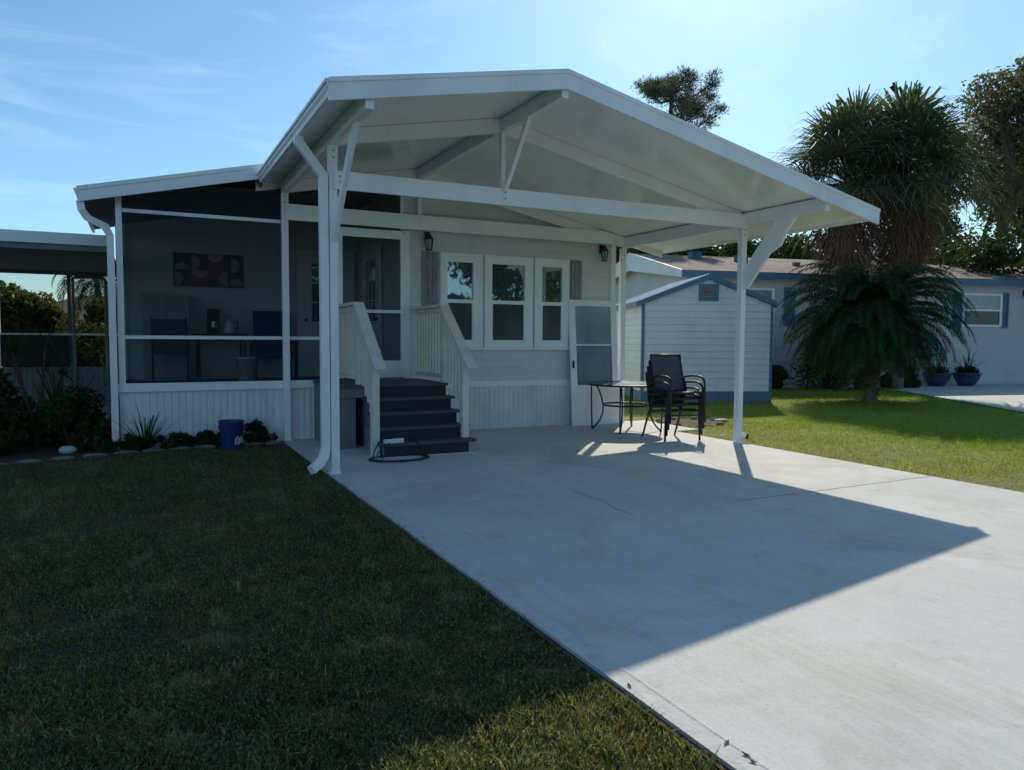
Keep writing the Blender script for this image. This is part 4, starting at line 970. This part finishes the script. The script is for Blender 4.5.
# ------------------------------------------------------------------ neighbour's house
nh = thing('neighbour_house', 'long white house with brown shingle roof and blue trim behind the shed', 'house', (NO[0], NO[1], GZ), NA, local=True)
L0, L1 = -4.75, 16.; ND = 7.2; NE = 3.50; OV = .35; RZ_ = NE+.92
g = MB(); lap(g, L0, L1, .12, NE-.1, 0, None, .22, .014); g.box(L0+.003, L1, .003, ND, 0, NE-.1)
g.prism([(0, NE-.1), (ND, NE-.1), (ND/2, RZ_-.14)], L0+.003, L1, 'X'); g.build('wall', M['nwall'], nh)
g = MB(); xl = L0-.28
g.prism([(-OV, NE), (ND/2, RZ_), (ND+OV, NE), (ND+OV, NE-.07), (ND/2, RZ_-.07), (-OV, NE-.07)], xl, L1+.3, 'X'); g.build('roof', M['shingle'], nh)
g = MB(); g.box(xl-.02, L1+.3, -OV-.03, -OV-.002, NE-.20, NE+.012); g.build('fascia', M['blue'], nh)
g = MB(); g.box(xl, L1+.3, -OV, -.016, NE-.12, NE-.09); g.build('soffit', M['trim'], nh)
g = MB(); g.prism([(-OV-.03, NE+.02), (ND/2, RZ_+.02), (ND+OV, NE+.02), (ND+OV, NE-.2), (ND/2, RZ_-.6), (-OV-.03, NE-.2)], xl-.05, xl-.022, 'X'); g.build('gable_board', M['shedwall'], nh)
for (x0, x1, sh0, sh1) in ((5.28, 6.88, 4.92, 7.16), (-2.9, -1.75, -3.2, -1.38)):
    z0, z1 = 1.95, 3.06
    f = MB()
    for bx in ((x0, x0+.09, z0, z1), (x1-.09, x1, z0, z1), (x0+.09, x1-.09, z0, z0+.07), (x0+.09, x1-.09, z1-.07, z1), (x0+.09, x1-.09, 2.47, 2.53)): f.box(bx[0], bx[1], -.06, -.015, bx[2], bx[3])
    wn = f.build('window', M['trim'], nh)
    f = MB(); f.box(x0+.09, x1-.09, -.03, -.026, 2.53, z1-.07); f.build('upper_pane', M['pane_door'], wn)
    f = MB(); f.box(x0+.09, x1-.09, -.034, -.03, z0+.07, 2.47); f.build('lower_pane', M['pane_screened'], wn)
    for a, b in ((sh0, x0-.03), (x1+.03, sh1)):
        f = MB(); a, b = (a, b) if b > 0 or a < -2 else (-1.40, -1.02)
        f.box(a, a+.05, -.05, -.015, z0-.04, z1+.04); f.box(b-.05, b, -.05, -.015, z0-.04, z1+.04)
        for zz in (z0-.04, 2.48, z1-.01): f.box(a+.05, b-.05, -.05, -.015, zz, zz+.05)
        for k in range(20): zz = z0+.02+k*.053; f.prism([(-.042, zz), (-.02, zz+.045), (-.016, zz+.045), (-.038, zz)], a+.05, b-.05, 'X')
        f.build('shutter', M['blue'], nh)
def nroof(d): return NE+(RZ_-NE)*(d+OV)/(ND/2+OV)
for x, d, s in ((-2.95, 2.9, .17), (-1.55, 2.3, .17), (.1, 1.6, .09)):
    z = nroof(d); g = MB(); g.box(x-s, x+s, d-s, d+s, z-.12, z+s*1.0); g.box(x-s*1.15, x+s*1.15, d-s*1.15, d+s*1.15, z+s*1.0, z+s*1.2); g.build('roof_vent', M['blue'] if s > .1 else M['greyboard'], nh)
g = MB(); g.box(7.75, 7.85, -.18, -.015, 3.0, 3.2); g.lathe([(.08, 0), (.06, .12), (.02, .16)], (7.8, -.2, 2.92), 8); g.build('wall_lamp', M['black'], nh)
# pots
for i, (s, d, lab) in enumerate(((4.85, -.75, 'blue glazed pot with spiky plant by the neighbour wall, nearer the window'), (3.75, -.7, 'blue glazed pot with spiky plant partly behind the bushy palm'))):
    p = nb(s, d, GZ+.03); pt = thing('potted_plant', lab, 'potted plant', p, group='blue pots along the neighbour wall')
    g = MB(); g.lathe([(.20, 0), (.24, .02), (.36, .22), (.40, .36), (.43, .37), (.43, .42), (.37, .42), (.35, .38)], p, 22); g.build('pot', M['pot'], pt, smooth=True)
    blades('leaves', None, None, (p[0], p[1], p[2]+.36), 26, .95 if i == 0 else .6, .05, M['leaf_dark'], 50+i, (.3, 1.5), parent=pt)
    bush_c = [(p[0]+.2*math.cos(k), p[1]+.2*math.sin(k), p[2]+.5) for k in range(6)]
    V, F = leaf_cloud(bush_c, np.full(6, .16), 500, .05, .8, 7+i); fast('underplanting', V, F, M['leaf_dark'], pt, p)

# ------------------------------------------------------------------ pygmy date palm
def pinnate(V, F, RV, base, az_, el_, L, droop, n, ll, wl, rnd, twist=0.):
    """one feather frond: leaflets (quads) into V,F and the rachis tube into RV"""
    q = Vector(base); el = el_; S = 16; pts = [q.copy()]; dirs = []
    for j in range(S):
        d = Vector((math.cos(az_)*math.cos(el), math.sin(az_)*math.cos(el), math.sin(el))); dirs.append(d)
        q = q+d*L/S; pts.append(q.copy()); el -= droop/S*(1+1.2*j/S)
        if el < -1.50: el = -1.50
    RV.tube(pts[::2], [.012-.0095*k/8 for k in range(9)], 4, cap=False)
    for i in range(n):
        t = .16+.84*i/n; j = min(S-1, int(t*S)); f_ = t*S-j; p = pts[j].lerp(pts[j+1], f_); d = dirs[j]
        side = d.cross(Vector((0, 0, 1)))
        side = side.normalized() if side.length > .05 else Vector((-math.sin(az_), math.cos(az_), 0))
        upv = side.cross(d).normalized()
        l = ll*(math.sin(math.pi*min(1, .18+t*.80)))**.6*rnd.uniform(.85, 1.1)
        for s in (-1, 1):
            dd = (side*s*.85+d*.62+upv*.10+Vector((rnd.uniform(-.08, .08), rnd.uniform(-.08, .08), rnd.uniform(-.22, -.02)))).normalized()
            e = p+dd*l*.55; tip = p+dd*l+Vector((0, 0, -l*.22)); wv = d*wl/2
            i0 = len(V); V += [p-wv*.5, e-wv, tip, e+wv]; F.append((i0, i0+1, i0+2, i0+3))
def palm_py(loc):
    rnd = random.Random(9); t = thing('pygmy_date_palm', 'bushy pygmy date palm with drooping feather fronds on the right lawn', 'palm', loc)
    b = Vector(loc); g = MB(); H = 1.95
    g.tube([b+Vector((0, 0, -.02)), b+Vector((.01, 0, .25)), b+Vector((.03, .02, .9)), b+Vector((0, .03, H))], [.17, .14, .15, .17], 12)
    for k in range(70):
        a = k*2.4; z = .15+k*.0185; r = .145
        g.bar(b+Vector((r*math.cos(a), r*math.sin(a), z)), b+Vector(((r+.05)*math.cos(a), (r+.05)*math.sin(a), z+.07)), .05, .02)
    g.build('trunk', M['palmbark'], t)
    top = b+Vector((0, .02, H+.02))
    V, F = [], []; V2, F2 = [], []; RV = MB(); RV2 = MB()
    for k in range(160):
        a = k*2.39996; q = k/160
        el = 1.45-q*1.85+rnd.uniform(-.15, .15); L = 2.45*rnd.uniform(.88, 1.06)*(1 if q < .55 else 1.25-.5*q)
        pinnate(V, F, RV, top+Vector((.1*math.cos(a), .1*math.sin(a), .1-q*.25)), a, el, L, (1.05+.45*min(1, max(0, el)))*rnd.uniform(.85, 1.1)*(1 if q < .8 else .8), 62, .36, .030, rnd)
    for k in range(12):
        a = -2.2+rnd.uniform(-.9, 1.6); pinnate(V2, F2, RV2, top+Vector((.1*math.cos(a), .1*math.sin(a), -.2)), a, -.35+rnd.uniform(-.3, .1), 1.25, 1.5, 34, .26, .02, rnd)
    RV.build('frond_stalks', M['leaf_mid'], t)
    fast('crown', [tuple(v) for v in V], F, M['frond'], t, loc)
    RV2.build('old_frond_stalks', M['frond_old'], t); fast('old_fronds', [tuple(v) for v in V2], F2, M['frond_old'], t, loc)
    return t
palm_py((13.40, 3.95, GZ))

# ------------------------------------------------------------------ fan palms
def fan(V, F, RV, base, az_, el_, pet, rad, rnd, dead=False, nseg=38):
    q = Vector(base); d = Vector((math.cos(az_)*math.cos(el_), math.sin(az_)*math.cos(el_), math.sin(el_)))
    hub = q+d*pet+Vector((0, 0, -pet*.12)); RV.tube([q, q+d*pet*.5, hub], [.03, .022, .015], 4, cap=False)
    d2 = (d+Vector((0, 0, -.25))).normalized(); side = d2.cross(Vector((0, 0, 1)))
    side = side.normalized() if side.length > .05 else Vector((1, 0, 0)); nrm = side.cross(d2)
    spread = 2.3 if not dead else 1.1
    for i in range(nseg):
        a = (i/(nseg-1)-.5)*2*spread; l = rad*(1-.28*abs(a)/spread)*rnd.uniform(.85, 1.1)
        dd = (d2*math.cos(a)+side*math.sin(a)+nrm*(.12 if i % 2 else -.06)).normalized()
        wv = (d2*-math.sin(a)+side*math.cos(a)).normalized()*rad*.021
        m1 = hub+dd*l*.42; e = hub+dd*l*.74+Vector((0, 0, -l*.09)); tip = hub+dd*l*1.0+Vector((0, 0, -l*(.36 if not dead else .25)))
        i0 = len(V); V += [hub, m1-wv, e-wv*.45, tip, e+wv*.45, m1+wv]; F.append((i0, i0+1, i0+2, i0+5)); F.append((i0+5, i0+2, i0+4, i0+5)) if False else F.append((i0+2, i0+3, i0+4, i0+5))
def palm_fan(loc, H, S, lab, seed, grp):
    rnd = random.Random(seed); t = thing('fan_palm', lab, 'palm', loc, group=grp); b = Vector(loc); g = MB()
    g.tube([b, b+Vector((.05, 0, H*.5)), b+Vector((0, 0, H))], [.22, .17, .20], 12)
    for k in range(90):
        a = k*2.4; z = H*(.35+.65*k/90); g.bar(b+Vector((.17*math.cos(a), .17*math.sin(a), z)), b+Vector((.27*math.cos(a), .27*math.sin(a), z+.18)), .07, .03)
    g.build('trunk', M['palmbark'], t)
    V, F, RV = [], [], MB(); top = b+Vector((0, 0, H))
    N = 46
    for k in range(N):
        a = k*2.39996+rnd.uniform(-.2, .2); q = k/N; el = 1.5-q*1.75
        fan(V, F, RV, top+Vector((0, 0, .25-q*.5)), a, el, S*rnd.uniform(.36, .58), S*rnd.uniform(.56, .68), rnd)
    fast('crown', [tuple(v) for v in V], F, M['fan'], t, loc); RV.build('leaf_stalks', M['leaf_mid'], t)
    V, F, RV = [], [], MB()
    for k in range(64):
        a = k*2.39996; q = k/64; z = H-.1-q*H*.20
        fan(V, F, RV, b+Vector((.15*math.cos(a), .15*math.sin(a), z)), a, -.85-q*.5+rnd.uniform(-.12, .12), S*.34*rnd.uniform(.8, 1.2), S*.34, rnd, True, 14)
    fast('dead_skirt', [tuple(v) for v in V], F, M['fan_dead'], t, loc); RV.build('dead_stalks', M['fan_dead'], t)
    return t
def ray(px, py, dist):
    """ground position under a viewing direction, used once to lay the far trees out on a plan"""
    d = fw*fpx+r2*(px-512)+u2*(385-py); k = dist/math.hypot(d.x, d.y); return (cx_+d.x*k, cy_+d.y*k, 1.42+d.z*k)
for (px_, dist, py, S, sd, lab) in ((848, 24.0, 172, 2.65, 3, 'tall fan palm before the neighbour house, left one of the touching pair'), (904, 25.0, 166, 2.75, 5, 'tall fan palm before the neighbour house, right one of the touching pair')):
    p = ray(px_, py, dist); palm_fan((p[0], p[1], GZ), p[2]-.3-GZ, S, lab, sd, 'fan palms beside the neighbour house')

# ------------------------------------------------------------------ far trees
p = ray(1008, 180, 52.); broad_tree('oak_tree', 'large dark broadleaf tree at the right edge behind the neighbour house', 'tree', (p[0], p[1], GZ), 16.8, .6, M['leaf_oak'], 42000, .12, 1.5, 3, 12, spread=.9, trunk_h=.22)
p = ray(975, 180, 56.); broad_tree('oak_tree', 'dark broadleaf tree between the fan palms and the right edge', 'tree', (p[0], p[1], GZ), 15.2, .5, M['leaf_oak'], 34000, .13, 1.5, 3, 14, spread=.8, trunk_h=.25)
for i, (px_, dist, h) in enumerate(((640, 38, 8.6), (690, 40, 9.0), (735, 37, 8.6), (790, 40, 8.4), (975, 36, 7.4), (1080, 33, 7.5))):
    p = ray(px_, 250, dist); broad_tree('background_tree', ['dark leafy tree seen between the house corner and the carport post', 'dark leafy tree above the shed peak behind the neighbour roof', 'dark leafy tree above the left roof vent gap behind the neighbour roof', 'dark leafy tree behind the neighbour roof just right of the carport post', 'low dark tree above the neighbour roof right of the fan palms', 'low dark tree beyond the right edge of the neighbour roof'][i], 'tree', (p[0], p[1], GZ), h, .2, M['leaf_dark'], 9000, .11, 1.05, 2, 30+i, 'trees behind the neighbour roof', spread=.9, trunk_h=.2)
# dark conical shrub beside the neighbour wall
p = nb(-.75, -1.3, GZ); t = thing('dark_shrub', 'dark tapering shrub by the neighbour wall left of the bushy palm', 'shrub', p)
g = MB(); g.tube([p, (p[0], p[1], 1.9), (p[0]+.1, p[1], 2.6)], [.12, .09, .04], 8); g.build('stem', M['bark'], t)
cs = []; rs = []
for k in range(26): q = k/25; cs.append((p[0]+(1-q)*.35*math.cos(k*2.4), p[1]+(1-q)*.35*math.sin(k*2.4), p[2]+.2+q*2.3)); rs.append(.72*(1-q)+.16)
V, F = leaf_cloud(cs, np.array(rs), 11000, .05, 1, 3); V[:, 2] = np.maximum(V[:, 2], GZ); fast('foliage', V, F, M['leaf_dark'], t, p)
for i, (s, d, h, w_, lab) in enumerate(((-2.3, -1.0, .75, .9, 'low dark shrub by the neighbour wall just right of the shed'), (.5, -1.6, .8, 1.4, 'low dark shrub under the left side of the bushy palm'), (2.0, -1.3, .7, 1.4, 'low dark shrub behind the trunk of the bushy palm'))):
    bush('wall_shrub', lab, 'shrub', nb(s, d, GZ), w_, .7, h, 3500, .05, M['leaf_dark'], 70+i, 'shrubs along the neighbour wall')

# pine: only its crown shows over the carport roof
def pine(px_, py, dist, lab):
    p = ray(px_, py, dist); loc = (p[0], p[1], GZ); H = p[2]; rnd = random.Random(21)
    t = thing('pine_tree', lab, 'tree', loc); m = MB(); b = Vector(loc); tips = []; cs = []; rs = []
    top = b+Vector((0, 0, H+1.0)); m.tube([b, b+Vector((.2, 0, H*.5)), b+Vector((-.1, 0, H-1.6)), top], [.3, .22, .14, .05], 8)
    for k in range(30):
        q = rnd.random(); z = H-2.6+q*3.4; a = rnd.uniform(0, 6.28); L = (2.6 if q < .75 else 1.7)*rnd.uniform(.45, 1.0)
        if -1.0 < z-H < -.2 and math.cos(a-.45) < -.2: L *= .5
        s = b+Vector((-.05, 0, z)); e1 = s+Vector((math.cos(a)*L*.55, math.sin(a)*L*.55, L*.10)); e2 = s+Vector((math.cos(a)*L, math.sin(a)*L, L*.42))
        m.tube([s, e1, e2], [.06, .04, .02], 5)
        for e in (e1.lerp(e2, .4), e2):
            for j in range(3): cs.append(tuple(e+Vector((rnd.uniform(-.4, .4), rnd.uniform(-.4, .4), rnd.uniform(-.1, .25))))); rs.append(rnd.uniform(.35, .6))
    m.build('trunk', M['bark'], t)
    n = 24000; r_ = np.random.default_rng(5); C_ = np.array(cs); kk = r_.integers(0, len(C_), n); rad = np.array(rs)[kk]
    d = r_.normal(size=(n, 3)); d /= np.linalg.norm(d, axis=1)[:, None]; P0 = C_[kk]+d*(rad*r_.uniform(0, 1, n))[:, None]*np.array([1, 1, .6])
    u = d*.16+np.array([0, 0, .05]); w1 = np.cross(u, r_.normal(size=(n, 3))); w1 = w1/np.linalg.norm(w1, axis=1)[:, None]*.020
    V = np.stack([P0-w1, P0+w1, P0+u], 1).reshape(-1, 3); fast('crown', V, np.arange(n*3).reshape(-1, 3), M['needle'], t, loc)
pine(672, 98, 40, 'tall pine whose rounded crown shows above the carport roof')

# left background, seen through the neighbour patio
for i, (px_, dist, h, n) in enumerate(((2, 27, 3.3, 9000), (32, 25, 2.75, 9000), (60, 27, 2.75, 8000), (88, 24, 1.9, 6000), (112, 26, 2.5, 6000), (-30, 25, 3.6, 8000))):
    p = ray(px_, 300, dist); bush('hedge_shrub', ['broad green shrub beyond the left patio, at the picture edge', 'tall yellow green shrub beyond the left patio', 'green shrub beyond the left patio beside the dark patio post', 'low yellow green shrub seen through the dark patio door frame', 'green shrub beyond the patio next to the porch corner', 'tall shrub beyond the left end of the patio'][i], 'shrub', (p[0], p[1], GZ), 3.6, 2.4, h, n, .10, M['leaf_far'], 110+i, 'shrubs beyond the left patio')
p = ray(93, 300, 46); fh = thing('distant_house', 'distant house with brown hipped roof seen through the left patio', 'house', (p[0], p[1], GZ))
g = MB(); x, y = p[0], p[1]; g.box(x-3.2, x+3.2, y-3, y+3, GZ, 2.3); g.build('wall', M['cream'], fh)
g = MB(); g.add([(x-3.8, y-3.6, 2.25), (x+3.8, y-3.6, 2.25), (x+3.8, y+3.6, 2.25), (x-3.8, y+3.6, 2.25), (x-.6, y, 3.6), (x+.6, y, 3.6)], [(0, 1, 5, 4), (1, 2, 5), (2, 3, 4, 5), (3, 0, 4), (3, 2, 1, 0)]); g.build('roof', M['shingle_far'], fh)
def palm_far(px_, dist, H, lab, seed):
    p = ray(px_, 290, dist); loc = (p[0], p[1], GZ); rnd = random.Random(seed); t = thing('coconut_palm', lab, 'palm', loc); b = Vector(loc); g = MB(); g.tube([b, b+Vector((.2, 0, H*.5)), b+Vector((0, 0, H))], [.2, .14, .12], 8); g.build('trunk', M['palmbark'], t)
    V, F, RV = [], [], MB()
    for k in range(24):
        a = k*2.4; pinnate(V, F, RV, b+Vector((0, 0, H)), a, 1.1-k/24*1.3, 2.4, 1.8, 26, .6, .07, rnd)
    fast('crown', [tuple(v) for v in V], F, M['frond'], t, loc); RV.build('frond_stalks', M['leaf_mid'], t)
palm_far(97, 38, 3.9, 'small distant palm above the brown hipped roof', 2)

# trees across the street behind the viewer: they are what the window panes mirror
for i, (x, y, h) in enumerate(((-9, -27, 5.5), (0, -29, 6.6), (8, -27, 5.0), (15.5, -29, 4.3), (20.5, -26, 9.5), (26, -27, 9.5))):
    broad_tree('street_tree', 'green broadleaf tree across the street behind the viewer, tree %s from the west' % ['one', 'two', 'three', 'four', 'five', 'six'][i], 'tree', (x, y, GZ), h, .22, M['leaf_mid'], 9000, .22, 1.5, 2, 130+i, 'trees across the street', spread=.8, trunk_h=.22)
# a few dry leaves on the slab edge
V = []; F = []
for k in range(4):
    x = SX0+random.uniform(.02, .12); y = -5.2-random.random()*1.6; a = random.uniform(0, 6.28); s = .018
    o = MB(); o.add([(x-s*math.cos(a), y-s*math.sin(a), .010), (x+s*.5*math.sin(a), y-s*.5*math.cos(a), .006), (x+s*math.cos(a), y+s*math.sin(a), .014), (x-s*.5*math.sin(a), y+s*.5*math.cos(a), .008)], [(0, 1, 2, 3)])
    tag(o.build('fallen_leaf', M['leaf_mid'] if k % 3 else M['fan_dead'], off=(x, y, .008)), 'small dry leaf on the left edge of the driveway', 'leaf', 'fallen leaves on the driveway edge')
